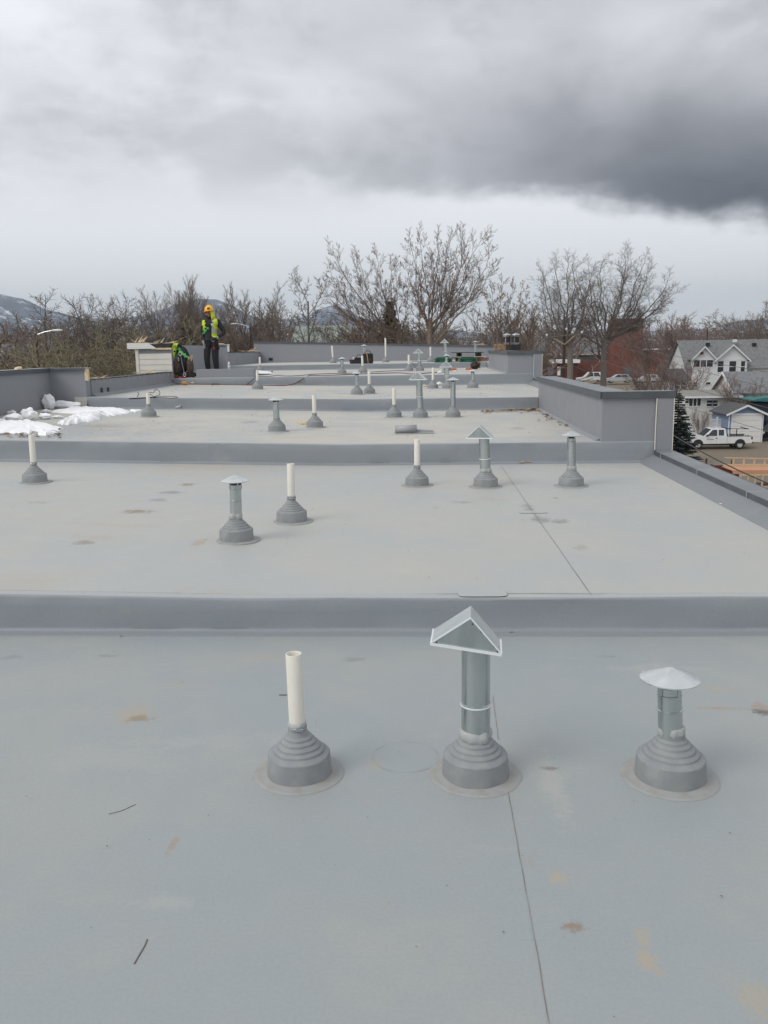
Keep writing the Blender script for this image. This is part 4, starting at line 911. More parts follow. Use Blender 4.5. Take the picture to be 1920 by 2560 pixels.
# offcut of membrane, half rolled
p = onz(1024, 1083, ZR[2]); t = thing('membrane_offcut', 'half-rolled grey membrane offcut lying on the third terrace', 'offcut', (p.x, p.y, ZR[2]+.004))
mb = MB(); r1 = .055
for i in range(15):
    a = -1.2+i*(5.6/14); mb.v += [(-.20, r1*math.cos(a), r1+r1*math.sin(a)), (.10, r1*math.cos(a)*1.02, r1*1.02+r1*1.02*math.sin(a))]
for i in range(14): mb.f.append((2*i, 2*i+1, 2*i+3, 2*i+2)); mb.mi.append(0)
o = mb.obj('roll', M_MEMB_DARK, t, smooth=179); sm_ = o.modifiers.new('t', 'SOLIDIFY'); sm_.thickness = .004
mb = MB(); mb.box(-.19, .33, -.12, .10, 0, .005); mb.prism([(.10, .005), (.33, .005), (.33, .03), (.10, .045)], -.01, .06, 'y'); mb.obj('sheet', M_MEMB_DARK, t)
# torn timber pieces along the left parapets and stub
def splinters(pos, n, L, label, seed, up=.5):
    r_ = random.Random(seed); t = thing('splintered_timber', label, 'timber', pos)
    for k in range(n):
        a = r_.uniform(0, 6.28); d = Vector((math.cos(a), math.sin(a)*.5, r_.uniform(-.02, up))).normalized(); l = L*r_.uniform(.35, 1); q = Vector((r_.uniform(-.5, .5)*L, r_.uniform(-.3, .3)*L, .012))
        mb = MB(); e = q+d*l; e.z = max(e.z, .01); mb.add([q+Vector((.0, .012, 0)), q+Vector((.03, -.012, 0)), q+Vector((.0, -.012, .016)), e], [(0, 1, 3), (1, 2, 3), (2, 0, 3), (0, 2, 1)]); mb.obj('shard', M_PALEWOOD, t)
splinters((XLO+.08, YR[3]+.2, 1.832), 9, .32, 'splintered timber sticking up on the stub corner', 1, 1.2)
splinters((XLO+.48, YR[3]+.2, 1.802), 8, .28, 'broken timber pieces on the middle of the stub', 2, .7)
splinters((XLI-.08, YR[3]+.1, 1.802), 7, .25, 'torn timber strips at the right end of the stub', 3, .3)
splinters((XLI-.12, YR[3]-1.9, 1.106), 9, .34, 'shredded timber on the low left parapet before the stub', 4, .5)
splinters((XLI-.06, YR[2]+.45, 1.106), 9, .36, 'shredded timber by the broken parapet end', 5, .5)
splinters((XL3+.25, YR[4]+.12, 1.817), 9, .40, 'torn timber strips on the parapet behind the workers', 6, .1)
splinters((XLI-.3, YF-1.3, 1.552), 9, .50, 'torn yellow timber on the low parapet near the far corner', 7, .4)
splinters((2.35, YF-.08, 1.66), 8, .5, 'pale torn timber on the far parapet by the tower pots', 8, .2)
p = aty(107, 913, YR[2]-1.2); mb = MB(); mb.blob((0, 0, .02), (.07, .04, .03), 2, .4, 5, flat=.6); tag(mb.obj('wood_chip', M_PALEWOOD, loc=(XL3-.1, YR[2]-1.0, 1.334)), 'pale wood chip on the left parapet coping', 'wood chip')
mb = MB(); mb.box(-.16, .16, -.12, .12, 0, .03); mb.box(-.05, .10, -.08, .08, .03, .055); tag(mb.obj('tool_tray', mat('dark_green_case', (.02, .06, .045), .5), loc=(XLI-.22, YR[3]+.35, 1.802), bevel=.008), 'dark green tray lying on top of the stub', 'tray')

# two metal flues with ragged dark crowns on the far right parapet block
for k, (px, lab, sc_) in enumerate(((1267, 'left one of two metal flue pots on the far parapet block', 1), (1289, 'right one of two metal flue pots on the far parapet block', 1.05))):
    pz = 1.489; Y = YR[3]+3.6; x = aty(px, 870, Y).x
    t = thing('flue_pot', lab, 'flue', (x, Y, pz), group='flue pots'); r_ = .10*sc_
    mb = MB(); mb.box(-r_*1.3, r_*1.2, -.16, .16, 0, .16); mb.obj('plinth', M_LEATHER if k == 0 else M_BLACK, t, bevel=.01)
    mb = MB(); mb.lathe([(r_*.9, .16), (r_*.95, .20), (r_*.95, .40), (r_*1.02, .41), (r_*1.02, .43)], 20, wob=.03); mb.obj('drum', M_GALV, t, smooth=40)
    mb = MB(); mb.lathe([(r_*.96, .22), (r_*.97, .33), (r_*.96, .38)], 20, wob=.02); mb.obj('soot_band', M_BLACK, t, smooth=40)
    mb = MB(); mb.lathe([(r_*1.15, .43), (r_*1.1, .45), (r_*.3, .48), (.001, .50)], 20); mb.obj('cap', M_GALV, t, smooth=40)
mb = MB(); mb.box(-.16, .16, -.14, .14, 0, .19); tag(mb.obj('masonry_stub', mat('old_masonry', (.34, .22, .14), .85, 0, .8, 14, (.10, .07, .05), .4, 20), loc=(aty(1257, 870, YR[3]+3.3).x-.1, YR[3]+3.15, 1.4885), bevel=.01), 'broken brown masonry stub left of the flue pots', 'masonry')

# cords
def cord(pts, r, m, label, cat='cord', lv=None, name='cord', n=6):
    P = []
    for i in range(len(pts)-1):
        a, c = Vector(pts[i]), Vector(pts[i+1]); z_ = Vector(pts[max(i-1, 0)]); d_ = Vector(pts[min(i+2, len(pts)-1)])
        for k in range(6):
            t = k/6; t2, t3 = t*t, t*t*t
            P.append(.5*((2*a)+(c-z_)*t+(2*z_-5*a+4*c-d_)*t2+(-z_+3*a-3*c+d_)*t3))
    P.append(Vector(pts[-1])); mb = MB(); mb.tube(P, r, n)
    return tag(mb.obj(name, m, smooth=60), label, cat)
def z1(l): return [(300+a*.2411, 700+c*.2411) for a, c in l]
def z3(l): return [(600+a*.2411, 780+c*.2411) for a, c in l]
def on(l, lv, dz=.012): return [(p.x, min(p.y, YS[lv+1]-.03), p.z+dz) for p in (surf(x, y, lv) for x, y in l)]
cord(on(z1([(650, 1060), (720, 1066), (820, 1070), (920, 1076), (1000, 1082), (1080, 1084), (1200, 1088), (1320, 1092)]), 3)+on(z3([(60, 758), (150, 763), (260, 765), (380, 768), (480, 765)]), 3)+
     [tuple(aty(*q, YR[3]-.02)) for q in z3([(560, 745), (610, 720), (660, 690)])]+on(z3([(720, 664), (820, 661), (930, 660), (1080, 655), (1250, 647), (1450, 640), (1659, 636)]), 4)+on([(1035, 936), (1075, 933), (1120, 931)], 4), .011, M_RED, 'dark red air hose running along the fourth terrace and over the step', 'hose', name='air_hose')
cord([tuple(aty(*q, YR[3]-.03)) for q in z1([(1310, 1088), (1345, 1060), (1380, 1030), (1400, 1012)])]+on(z3([(180, 675), (300, 672), (390, 663), (480, 668), (620, 664), (750, 650), (950, 642), (1100, 640), (1300, 630), (1500, 618), (1659, 612)]), 4)+on([(1030, 926), (1040, 922)], 4, .014)+[tuple(aty(1030, 905, YR[4]-.04)), tuple(aty(1040, 903.5, YR[4]-.02))]+on([(1075, 905.5), (1100, 905)], 5, .013), .008, M_CABLE, 'black cable running along the fifth terrace', 'cable', name='cable')
L_ = []
for i in range(30):
    a = i*.75; L_.append((.15*math.cos(a)*(1+.3*math.sin(i*.7))+.05*math.sin(i*.31), .13*math.sin(a), .012+.03*abs(math.sin(i*.4))))
q = surf(300+590*.2411, 700+1055*.2411, 3); cord([(q.x+x, min(q.y, YR[3]-.05)+y-.15, q.z+z) for x, y, z in L_], .007, M_CABLE, 'tangled black cable at the foot of the fourth step', 'cable', name='cable')
q = surf(300+1030*.2411, 700+1082*.2411, 3); cord([(q.x+.09*math.cos(i*.7), min(q.y, YR[3]-.2)+.10*math.sin(i*.7), q.z+.012+.022*abs(math.sin(i*.5))) for i in range(18)], .008, M_RED, 'small coil of dark red hose on the fourth terrace', 'hose', name='air_hose')
# springy black wire loops lying on the fourth terrace, upper left
pts = [(100, 1240), (200, 1236), (330, 1222), (480, 1212), (590, 1218), (560, 1232), (470, 1228), (380, 1226)]
P_ = [Vector(v) for v in on(z1(pts), 3)]
Yw = P_[3].y-.1
loop = [tuple(aty(*w_, Yw)) for w_ in z1([(345, 1212), (410, 1190), (405, 1150), (370, 1135), (345, 1170), (318, 1165), (300, 1175), (335, 1200), (360, 1225)])]
cord([tuple(v) for v in P_]+loop, .006, M_CABLE, 'springy black wire with a loop standing up on the fourth terrace', 'wire', name='wire')
cord([tuple(aty(*w_, Yw)) for w_ in z1([(172, 1232), (180, 1205), (196, 1185), (190, 1170), (180, 1166)])], .006, M_CABLE, 'short hooked black wire end left of the wire loop', 'wire', name='wire')
a_, c_ = P_[0], P_[2]; mb = MB(); mb.bar((a_.x, a_.y, a_.z+.004), (c_.x+.1, c_.y-.1, c_.z+.004), .03, .02); tag(mb.obj('dark_rod', M_BLACK), 'flat dark rod lying under the black wire', 'rod')

# litter: leaves and twigs
def litter(name, label, cat, region, lv, n, seed, mats, size=(.01, .03), kind='stuff'):
    r_ = random.Random(seed); mb = MB()
    for k in range(n):
        x, y = region(r_); z = ZS(lv, x)+.003+r_.uniform(0, .012); s_ = r_.uniform(*size); a = r_.uniform(0, 6.28); e = s_*r_.uniform(.3, .8)
        ca, sa = math.cos(a), math.sin(a); mb.cur = r_.randrange(len(mats))
        mb.add([(x+ca*s_, y+sa*s_, z), (x-sa*e, y+ca*e, z+s_*.35), (x-ca*s_, y-sa*s_, z+s_*.1), (x+sa*e, y-ca*e, z+s_*.15)], [(0, 1, 2), (0, 2, 3), (0, 3, 1), (1, 3, 2)])
    return tag(mb.obj(name, mats), label, None, kind=kind)
M_LEAF2 = mat('pale_leaf', (.42, .30, .18), .85); M_LEAF3 = mat('rust_leaf', (.20, .075, .035), .85); M_TWIG = mat('twig', (.16, .145, .13), .9)
LM = [M_LEAF, M_LEAF2, M_LEAF3, M_TWIG]
def reg3(r_):
    t = r_.random()**1.5; p = onz(950+1490*.2712-t*560*.2712, 780+(893+t*20)*.2712+abs(r_.gauss(0, 3.2)), ZR[2]); return p.x, p.y
litter('leaf_litter', 'drift of dead leaves at the foot of the third step, right', 'leaves', reg3, 2, 330, 3, LM, (.012, .045))
def reg2b(r_):
    t = r_.random(); return 2.12-abs(r_.gauss(0, .08)), YR[1]+2+t*3.5
litter('leaf_litter', 'dead leaves along the right parapet block of the third terrace', 'leaves', reg2b, 2, 70, 5, LM, (.012, .04))
def reg5(r_): return 1.3+r_.gauss(0, .5), YR[4]-.3-abs(r_.gauss(0, .5))
litter('leaf_litter', 'dead leaves below the green cases on the fifth terrace', 'leaves', reg5, 4, 120, 6, LM, (.012, .035))
def regsnow(r_): p = surf(r_.uniform(0, 150), 1092+r_.gauss(0, 4)-r_.random()*25, 2); return p.x, p.y
litter('leaf_litter', 'wet brown leaves around the snow patches', 'leaves', regsnow, 2, 110, 7, [M_LEAF3, M_TWIG], (.015, .05))
def specks(lv, y0, y1, n, seed, size):
    litter('roof_specks', 'fine scattered dirt specks on the %s terrace' % ROW[lv], None, lambda r_: (r_.uniform(-5.5, 2.5), r_.uniform(y0, y1)), lv, n, seed, [M_TWIG, M_LEAF, M_LEAF], size)
specks(0, 1.5, 4.6, 150, 1, (.0015, .006)); specks(1, 5.0, 10.3, 90, 2, (.003, .011)); specks(2, 10.7, 16, 110, 3, (.004, .022)); specks(3, 16.3, 21.7, 120, 4, (.006, .028)); specks(4, 22, 28.8, 60, 5, (.006, .025))
def twig(pts, lv, r, label):
    P = [(p.x, p.y, p.z+r*.8) for p in (surf(x*Q, y*Q, lv) for x, y in pts)]
    cord(P, r, M_TWIG, label, 'twig', name='twig', n=5)
twig([(235, 1759), (262, 1752), (280, 1744), (293, 1738)], 0, .0012, 'thin curved twig on the nearest terrace, left')
twig([(290, 2083), (302, 2062), (312, 2045), (318, 2030)], 0, .0018, 'dark straight twig near the bottom of the picture')
twig([(1320, 1363), (1360, 1364), (1400, 1361), (1443, 1359)], 0, .004, 'long brown twig at the foot of the nearest step, right')
twig([(603, 1502), (620, 1502)], 0, .003, 'short reddish twig behind the closest plastic pipe')
for i, (x, y, r_) in enumerate(((537, 1358, .03), (262, 1376, .008), (1105, 1368, .012))):
    p = onz(x*Q, y*Q, 0); mb = MB()
    for k in range(5):
        a = k*1.3; mb.blob((r_*.5*math.cos(a), r_*.4*math.sin(a), r_*.25), (r_*.6, r_*.35, r_*.12), 1, .5, k+i*9)
    tag(mb.obj('dead_leaf', M_LEAF, loc=(p.x, p.y, .004)), ['curled brown leaf cluster against the nearest step', 'small dead leaf left of the leaf cluster', 'small dead leaf right of the large gabled vent'][i], 'leaf')
mb = MB(); p = onz(1313, 1158, ZR[1]); 
for k in range(6): mb.blob((.05*math.cos(k*1.1), .05*math.sin(k*1.7), .015), (.035, .02, .008), 1, .5, k)
tag(mb.obj('dead_leaf', M_LEAF2, loc=(p.x, p.y, ZR[1]+.003)), 'tan leaf scraps at the foot of the second step', 'leaf')
mb = MB()
r_ = random.Random(9)
for (x, y) in ((1777, 1230), (1786, 1234), (1796, 1249), (1830, 1257), (1803, 1262)):
    p = onz(x, y, ZR[1]); mb.blob((p.x, p.y, ZR[1]+.008), (.016, .012, .008), 1, .4, x)
tag(mb.obj('white_chips', M_WHITE), 'white foam chips on the second terrace by the right kerb', None, kind='stuff')

# ------------------------------------------------------------------ ground, mountains
mb = MB(); xs = [-12000, -3000, -800, -300, -150, -80, -40, -20, 0, 20, 40, 60, 80, 120, 200, 400, 1000, 3000, 12000]
ys = [-3000, -600, -150, -40, 0, 20, 40, 60, 78, 100, 130, 160, 200, 260, 400, 800, 2000, 5000, 12000]
for y in ys:
    for x in xs: mb.v.append((x, y, GZ(max(y, -60))-(0 if y < 400 else min(40, (y-400)*.008))))
for j in range(len(ys)-1):
    for i in range(len(xs)-1):
        a = j*len(xs)+i; mb.f.append((a, a+1, a+1+len(xs), a+len(xs))); mb.mi.append(0)
M_GROUND = mat('winter_ground', (0.19, 0.155, 0.115), 0.9, 0, 0.7, 0.09, (0.235, 0.20, 0.155), 0.2, 3)
tag(mb.obj('ground', M_GROUND), None, None, kind='structure')

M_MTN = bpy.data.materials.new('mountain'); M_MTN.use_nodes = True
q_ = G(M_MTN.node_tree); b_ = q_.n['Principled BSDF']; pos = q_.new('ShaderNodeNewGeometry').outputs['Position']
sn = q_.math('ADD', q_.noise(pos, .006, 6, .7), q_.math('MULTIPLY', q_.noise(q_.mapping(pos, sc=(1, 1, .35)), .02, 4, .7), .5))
q_.put(b_.inputs['Base Color'], q_.mix(q_.smooth(sn, .80, .92), (.045, .065, .095), (.80, .82, .86))); b_.inputs['Roughness'].default_value = .9  # rock colour lightened and blued to carry part of the distance haze
prof = [(-2200, 770), (-1200, 745), (-500, 720), (-100, 728), (0, 735), (60, 747), (120, 775), (250, 805), (330, 800), (400, 778), (450, 758), (500, 748), (545, 750), (575, 762), (620, 786), (680, 803), (760, 795), (800, 772), (835, 762), (870, 774), (905, 795), (1000, 828), (1200, 838), (1500, 832), (1750, 822), (1860, 800), (2200, 790), (3000, 780), (4500, 800)]
PX = [(aty(px, py, 7000).x, aty(px, py, 7000).z) for px, py in prof]
def mh(x):
    for (x0, z0), (x1, z1_) in zip(PX, PX[1:]):
        if x0 <= x <= x1: t = (x-x0)/(x1-x0); t = t*t*(3-2*t)*.4+t*.6; return z0+(z1_-z0)*t
    return PX[0][1] if x < PX[0][0] else PX[-1][1]
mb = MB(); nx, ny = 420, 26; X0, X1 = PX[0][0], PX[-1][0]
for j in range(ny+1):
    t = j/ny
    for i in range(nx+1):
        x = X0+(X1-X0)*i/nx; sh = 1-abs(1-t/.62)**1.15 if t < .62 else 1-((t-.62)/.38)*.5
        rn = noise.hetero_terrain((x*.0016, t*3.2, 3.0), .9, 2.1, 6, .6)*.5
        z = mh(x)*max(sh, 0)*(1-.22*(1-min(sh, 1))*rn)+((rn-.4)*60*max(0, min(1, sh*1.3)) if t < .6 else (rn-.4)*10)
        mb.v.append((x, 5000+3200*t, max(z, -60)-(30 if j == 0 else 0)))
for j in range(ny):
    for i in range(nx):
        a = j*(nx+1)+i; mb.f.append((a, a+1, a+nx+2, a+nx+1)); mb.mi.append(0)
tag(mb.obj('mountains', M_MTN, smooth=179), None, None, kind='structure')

# ------------------------------------------------------------------ trees
def rot_axis(v, k, a):
    return v*math.cos(a)+k.cross(v)*math.sin(a)+k*(k.dot(v)*(1-math.cos(a)))
def grow(seed, H, st):
    """returns (trunk MB, crown MB, tips)"""
    rg = random.Random(seed); T, Cn = MB(), MB(); tips = []
    nl = len(st['n'])
    def fast_tube(mb, pts, rad, n):
        o = len(mb.v); k = len(pts); d = pts[-1]-pts[0]
        if d.length < 1e-6: return
        d.normalize(); x = d.orthogonal().normalized(); y = d.cross(x); cs = [(math.cos(6.2832*j/n), math.sin(6.2832*j/n)) for j in range(n)]
        for p, r in zip(pts, rad):
            for c, s_ in cs: mb.v.append((p.x+(x.x*c+y.x*s_)*r, p.y+(x.y*c+y.y*s_)*r, p.z+(x.z*c+y.z*s_)*r))
        for i in range(k-1):
            for j in range(n):
                a, b2 = o+i*n+j, o+i*n+(j+1) % n; mb.f.append((a, b2, b2+n, a+n)); mb.mi.append(0)
    def br(p, d, L, r, lev):
        ns = st['seg'][lev]; pts = [p.copy()]; w = st['wander'][lev]; up = st['up'][lev]; step = L/ns; dirs = [d]
        for i in range(ns):
            d = (d+Vector((rg.uniform(-w, w), rg.uniform(-w, w), rg.uniform(-w, w)*.7+up))).normalized(); p = p+d*step; pts.append(p.copy()); dirs.append(d)
        tp = st['taper'][lev]; rad = [max(r*(1-(1-tp)*i/ns), st['rmin']*.6) for i in range(ns+1)]
        fast_tube(T if lev < 2 else Cn, pts, rad, (9, 7, 5, 3, 3, 3)[lev])
        if lev >= nl: tips.append(pts[-1]); return
        n = st['n'][lev]; g0 = rg.uniform(0, 6.28)
        for c in range(n):
            t = st['t0'][lev]+(1-st['t0'][lev])*((c+rg.uniform(.2, .8))/n); fi = t*ns; i0 = min(int(fi), ns-1); q = pts[i0].lerp(pts[i0+1], fi-i0); dd = dirs[i0+1]
            an = R(st['ang'][lev]+rg.uniform(-st['angv'][lev], st['angv'][lev])); ax = rot_axis(dd.orthogonal().normalized(), dd, g0+c*2.4+rg.uniform(-.4, .4))
            nd = rot_axis(dd, ax, an)
            if nd.z < st.get('zmin', -.4): nd.z *= .3; nd.normalize()
            cl = L*st['len'][lev]*(1-.35*t)*rg.uniform(.75, 1.2) if lev else H*st['len'][0]*(1-.30*t)*rg.uniform(.85, 1.1)
            br(q, nd, cl, max(rad[i0]*st['rr'][lev]*rg.uniform(.8, 1.1), st['rmin']), lev+1)
    if 'limbs' in st:
        fk = Vector(st['fork']); base = Vector((st.get('bx', 0.0), 0, -.15)); r0 = st['r0']*H
        tp = [base.lerp(fk, i/6)+Vector((rg.uniform(-.06, .06), rg.uniform(-.06, .06), 0))*(i > 0 and i < 6) for i in range(7)]
        fast_tube(T, tp, [r0*(1.25-.35*i/6) if i else r0*1.5 for i in range(7)], 10)
        for e in st['limbs']:
            e = Vector(e); v = e-fk; L = v.length; ns = st['seg'][1]; pts = []; side = Vector((v.x, v.y, 0))
            o_ = tp[3+min(2, int(3*rg.random()**.7))].lerp(tp[6], rg.random()**.6)
            cv = rg.uniform(.05, .16); wob = [Vector((0, 0, 0))]
            for i in range(ns): wob.append(wob[-1]*.7+Vector((rg.uniform(-1, 1), rg.uniform(-1, 1), rg.uniform(-.6, .6)))*L*.028)
            for i in range(ns+1):
                t = i/ns; s_ = 4*t*(1-t); pts.append(o_.lerp(e, t)+side*cv*s_-Vector((0, 0, L*.05))*s_+wob[i])
            r = max(r0*.42*(L/(H*.5))**.6, st['rmin']*2); rad = [max(r*(1-.80*i/ns), st['rmin']) for i in range(ns+1)]
            fast_tube(T, pts, rad, 7)
            n = st['n'][1]; g0 = rg.uniform(0, 6.28)
            for c in range(n):
                t = .18+.82*((c+rg.uniform(.2, .8))/n); fi = t*ns; i0 = min(int(fi), ns-1); q = pts[i0].lerp(pts[i0+1], fi-i0); dd = (pts[i0+1]-pts[i0]).normalized()
                an = R(st['ang'][1]+rg.uniform(-st['angv'][1], st['angv'][1])); ax = rot_axis(dd.orthogonal().normalized(), dd, g0+c*2.4+rg.uniform(-.5, .5)); nd = rot_axis(dd, ax, an)
                if nd.z < -.15: nd.z *= .2; nd.normalize()
                br(q, nd, L*st['len'][1]*(1.05-.45*t)*rg.uniform(.7, 1.25), max(rad[i0]*.44, st['rmin']), 2)
            br(pts[-1], (pts[-1]-pts[-2]).normalized(), L*.22, rad[-1], 2)
        return T, Cn, tips
    for k in range(st.get('stems', 1)):
        d = Vector((rg.uniform(-.1, .1), rg.uniform(-.1, .1), 1)); o_ = Vector((0, 0, -.15))
        if st.get('stems', 1) > 1: a = k*2.4; d = Vector((math.cos(a)*st['splay'], math.sin(a)*st['splay'], 1)); o_ = Vector((math.cos(a)*.3, math.sin(a)*.3, -.15))
        br(o_, d.normalized(), H*st['trunk'], st['r0']*H, 0)
    return T, Cn, tips
ROUND = dict(n=[10, 9, 9, 8], len=[.52, .46, .42, .36], ang=[46, 46, 46, 44], angv=[20, 18, 18, 20], t0=[.40, .18, .18, .12], seg=[6, 7, 5, 3, 2], wander=[.06, .22, .28, .3, .3], up=[.02, .10, .05, .05, .05], taper=[.55, .35, .3, .3, .3], rr=[.52, .50, .48, .55], r0=.021, rmin=.0135, trunk=.55)
CATALPA = dict(n=[9, 9, 8, 5], len=[.66, .40, .36, .30], ang=[46, 44, 42, 40], angv=[20, 16, 18, 20], t0=[.30, .15, .15, .2], seg=[5, 9, 7, 4, 2], wander=[.06, .18, .26, .34, .3], up=[.0, .045, .08, .14, .14], taper=[.6, .28, .35, .45, .5], rr=[.48, .46, .50, .6], r0=.0155, rmin=.019, trunk=.38, stems=1, splay=.16)
BRUSH = dict(n=[9, 10, 10], len=[.42, .42, .40], ang=[26, 28, 30], angv=[10, 12, 14], t0=[.25, .2, .15], seg=[5, 5, 3, 2], wander=[.10, .14, .18, .2], up=[.03, .10, .10, .08], taper=[.3, .3, .3, .3], rr=[.55, .5, .55], r0=.010, rmin=.0165, trunk=.72, stems=4, splay=.22)
BUSHY = dict(n=[10, 12, 12], len=[.46, .45, .42], ang=[48, 46, 44], angv=[16, 16, 18], t0=[.18, .2, .15], seg=[5, 5, 4, 2], wander=[.10, .2, .26, .3], up=[.02, .07, .04, .02], taper=[.4, .3, .3, .3], rr=[.5, .5, .55], r0=.016, rmin=.0165, trunk=.6, stems=2, splay=.2)
POPLAR = dict(n=[24, 12, 9], len=[.34, .42, .42], ang=[26, 26, 28], angv=[8, 10, 14], t0=[.22, .2, .15], seg=[8, 5, 3, 2], wander=[.05, .12, .16, .2], up=[.03, .12, .10, .08], taper=[.25, .3, .3, .3], rr=[.40, .5, .55], r0=.013, rmin=.015, trunk=.95, stems=2, splay=.1)
SLIM = dict(n=[11, 7, 6, 5], len=[.30, .48, .45, .42], ang=[50, 44, 42, 40], angv=[16, 14, 14, 14], t0=[.42, .22, .2, .15], seg=[8, 6, 4, 3, 2], wander=[.06, .18, .22, .25, .25], up=[.02, .08, .06, .05, .04], taper=[.3, .3, .3, .3, .3], rr=[.42, .5, .5, .55], r0=.016, rmin=.018, trunk=.9)
BK = {'grey': mat('bark_grey', (.215, .190, .168), .9, 0, .5, 6), 'brown': mat('bark_brown', (.215, .165, .132), .9, 0, .5, 6), 'dark': mat('bark_dark', (.185, .158, .136), .9, 0, .5, 6), 'red': mat('bark_red', (.250, .190, .166), .9, 0, .5, 6), 'olive': mat('bark_olive', (.250, .225, .140), .9, 0, .5, 6), 'tan': mat('bark_tan', (.245, .205, .170), .9, 0, .5, 6)}
TREE_ME = {}
def tree_mesh(key, seed, H, st, col, leaves=0, leafm=None):
    T, Cn, tips = grow(seed, H, st)
    lo = None
    if leaves:
        rg = random.Random(seed+5); lo = MB()
        for k in range(leaves):
            p = rg.choice(tips); s_ = rg.uniform(.07, .16); a = rg.uniform(0, 6.28); h = rg.uniform(.08, .2)
            c, s2 = math.cos(a)*s_*.5, math.sin(a)*s_*.5
            lo.add([(p.x, p.y, p.z), (p.x+c, p.y+s2, p.z-h*.4), (p.x+c*.2, p.y+s2*.2, p.z-h), (p.x-c, p.y-s2, p.z-h*.45)], [(0, 1, 2), (0, 2, 3)])
    TREE_ME[key] = (T.mesh('trunk', BK[col], 60), Cn.mesh('crown', BK[col], 179), lo.mesh('dead_leaves', leafm) if lo else None, H)
def tree(key, px, top, Y, label, group, sx=1.0, rz=0.0, name='bare_tree', zb=None):
    tm, cm, lm, H0 = TREE_ME[key]; p = aty(px, top, Y); z0 = GZ(Y) if zb is None else zb; H = p.z-z0
    hm = max(v.co.z for v in cm.vertices) if ('h', key) not in TREE_ME else TREE_ME[('h', key)]; TREE_ME[('h', key)] = hm
    s_ = H/hm
    t = thing(name, label, 'tree', (p.x, Y, z0), (0, 0, rz), group); t.scale = (s_*sx, s_*sx, s_)
    for nm, me in (('trunk', tm), ('crown', cm)):
        o = bpy.data.objects.new(nm, me); COL.objects.link(o); o.parent = t
    if lm: o = bpy.data.objects.new('dead_leaves', lm); COL.objects.link(o); o.parent = t; o['kind'] = 'stuff'
    return t
def fan_tree(base, fork, limbs, Y, st, seed, col, label, leaves=0, leafm=None, ydepth=.5):
    """a tree whose main limbs reach the listed picture points (display pixels) around depth Y"""
    z0 = GZ(Y); rg = random.Random(seed); b0 = aty(base*Q, fork[1]*Q, Y); org = Vector((b0.x, Y, z0))
    loc = lambda x, y: aty(x*Q, y*Q, Y)-org
    L = []
    for (x, y) in limbs:
        v = loc(x, y); v.y = rg.uniform(-ydepth, ydepth)*abs(loc(fork[0], fork[1]).z-v.z); L.append(tuple(v*1.0))
    H = max(v[2] for v in L); s2 = dict(st, limbs=L, fork=tuple(loc(*fork)))
    T, Cn, tips = grow(seed, H, s2); t = thing('bare_tree', label, 'tree', org, group='bare winter trees behind the roof')
    T.obj('trunk', BK[col], t, smooth=60); Cn.obj('crown', BK[col], t, smooth=179)
    if leaves:
        lo = MB()
        for k in range(leaves):
            p = rg.choice(tips); s_ = rg.uniform(.06, .15); a = rg.uniform(0, 6.28); h = rg.uniform(.08, .22); c, s3 = math.cos(a)*s_*.5, math.sin(a)*s_*.5
            lo.add([(p.x, p.y, p.z), (p.x+c, p.y+s3, p.z-h*.4), (p.x+c*.2, p.y+s3*.2, p.z-h), (p.x-c, p.y-s3, p.z-h*.45)], [(0, 1, 2), (0, 2, 3)])
        lo.obj('dead_leaves', leafm, t)['kind'] = 'stuff'
    return t
M_HANG = mat('hanging_leaves', (.26, .12, .055), .8, 0, .7, 3, (.16, .08, .05))
M_HANG2 = mat('amber_leaves', (.42, .22, .07), .8, 0, .7, 3, (.22, .10, .05))
tree_mesh('brushA', 31, 12, BRUSH, 'tan'); tree_mesh('brushB', 32, 12, BRUSH, 'brown'); tree_mesh('brushR', 33, 12, BRUSH, 'red')
tree_mesh('bushA', 41, 12, BUSHY, 'dark'); tree_mesh('bushB', 42, 12, BUSHY, 'brown'); tree_mesh('bushO', 43, 10, BUSHY, 'olive')
tree_mesh('popA', 51, 15, POPLAR, 'tan'); tree_mesh('slim', 61, 16, SLIM, 'dark')
d = lambda x: x*Q
GT = 'bare winter trees behind the roof'
FC = dict(CATALPA, taper=[.6, .25, .2, .2, .3], rr=[.5, .45, .42, .5], n=[0, 12, 9, 8], len=[0, .33, .42, .38], ang=[0, 42, 42, 40], angv=[0, 18, 18, 20], seg=[5, 10, 6, 4, 2], wander=[.06, .18, .24, .32, .3], up=[0, .04, .07, .12, .12], rmin=.0095, r0=.0110)
FR = dict(ROUND, taper=[.6, .25, .2, .2, .3], rr=[.5, .45, .42, .5], n=[0, 14, 10, 9], len=[0, .34, .44, .42], ang=[0, 46, 46, 44], angv=[0, 20, 18, 20], seg=[5, 10, 6, 4, 2], rmin=.0100, r0=.020)
fan_tree(925, (928, 690), [(892, 530), (915, 520), (945, 520), (975, 515), (1005, 520), (1035, 525), (1055, 560), (1058, 590), (1025, 625), (1000, 560), (960, 560), (935, 570), (880, 580), (905, 600), (1010, 590), (870, 620)], 62, FC, 5, 'brown', 'biggest bare tree in the middle, its crown topping all others', 130, M_HANG)
fan_tree(868, (862, 700), [(705, 628), (718, 598), (738, 560), (765, 575), (790, 572), (815, 562), (840, 575), (860, 590), (745, 625), (780, 620), (820, 620), (730, 660), (880, 640)], 67, FC, 9, 'brown', 'wide bare tree left of the biggest one, with drooping left branch', 200, M_HANG2)
fan_tree(1090, (1080, 715), [(1062, 630), (1085, 615), (1110, 620), (1130, 625), (1050, 650), (1140, 650), (1100, 650), (1035, 680), (1120, 670)], 70, FC, 14, 'brown', 'smaller bare tree with leftover orange leaves right of the biggest one', 200, M_HANG2)
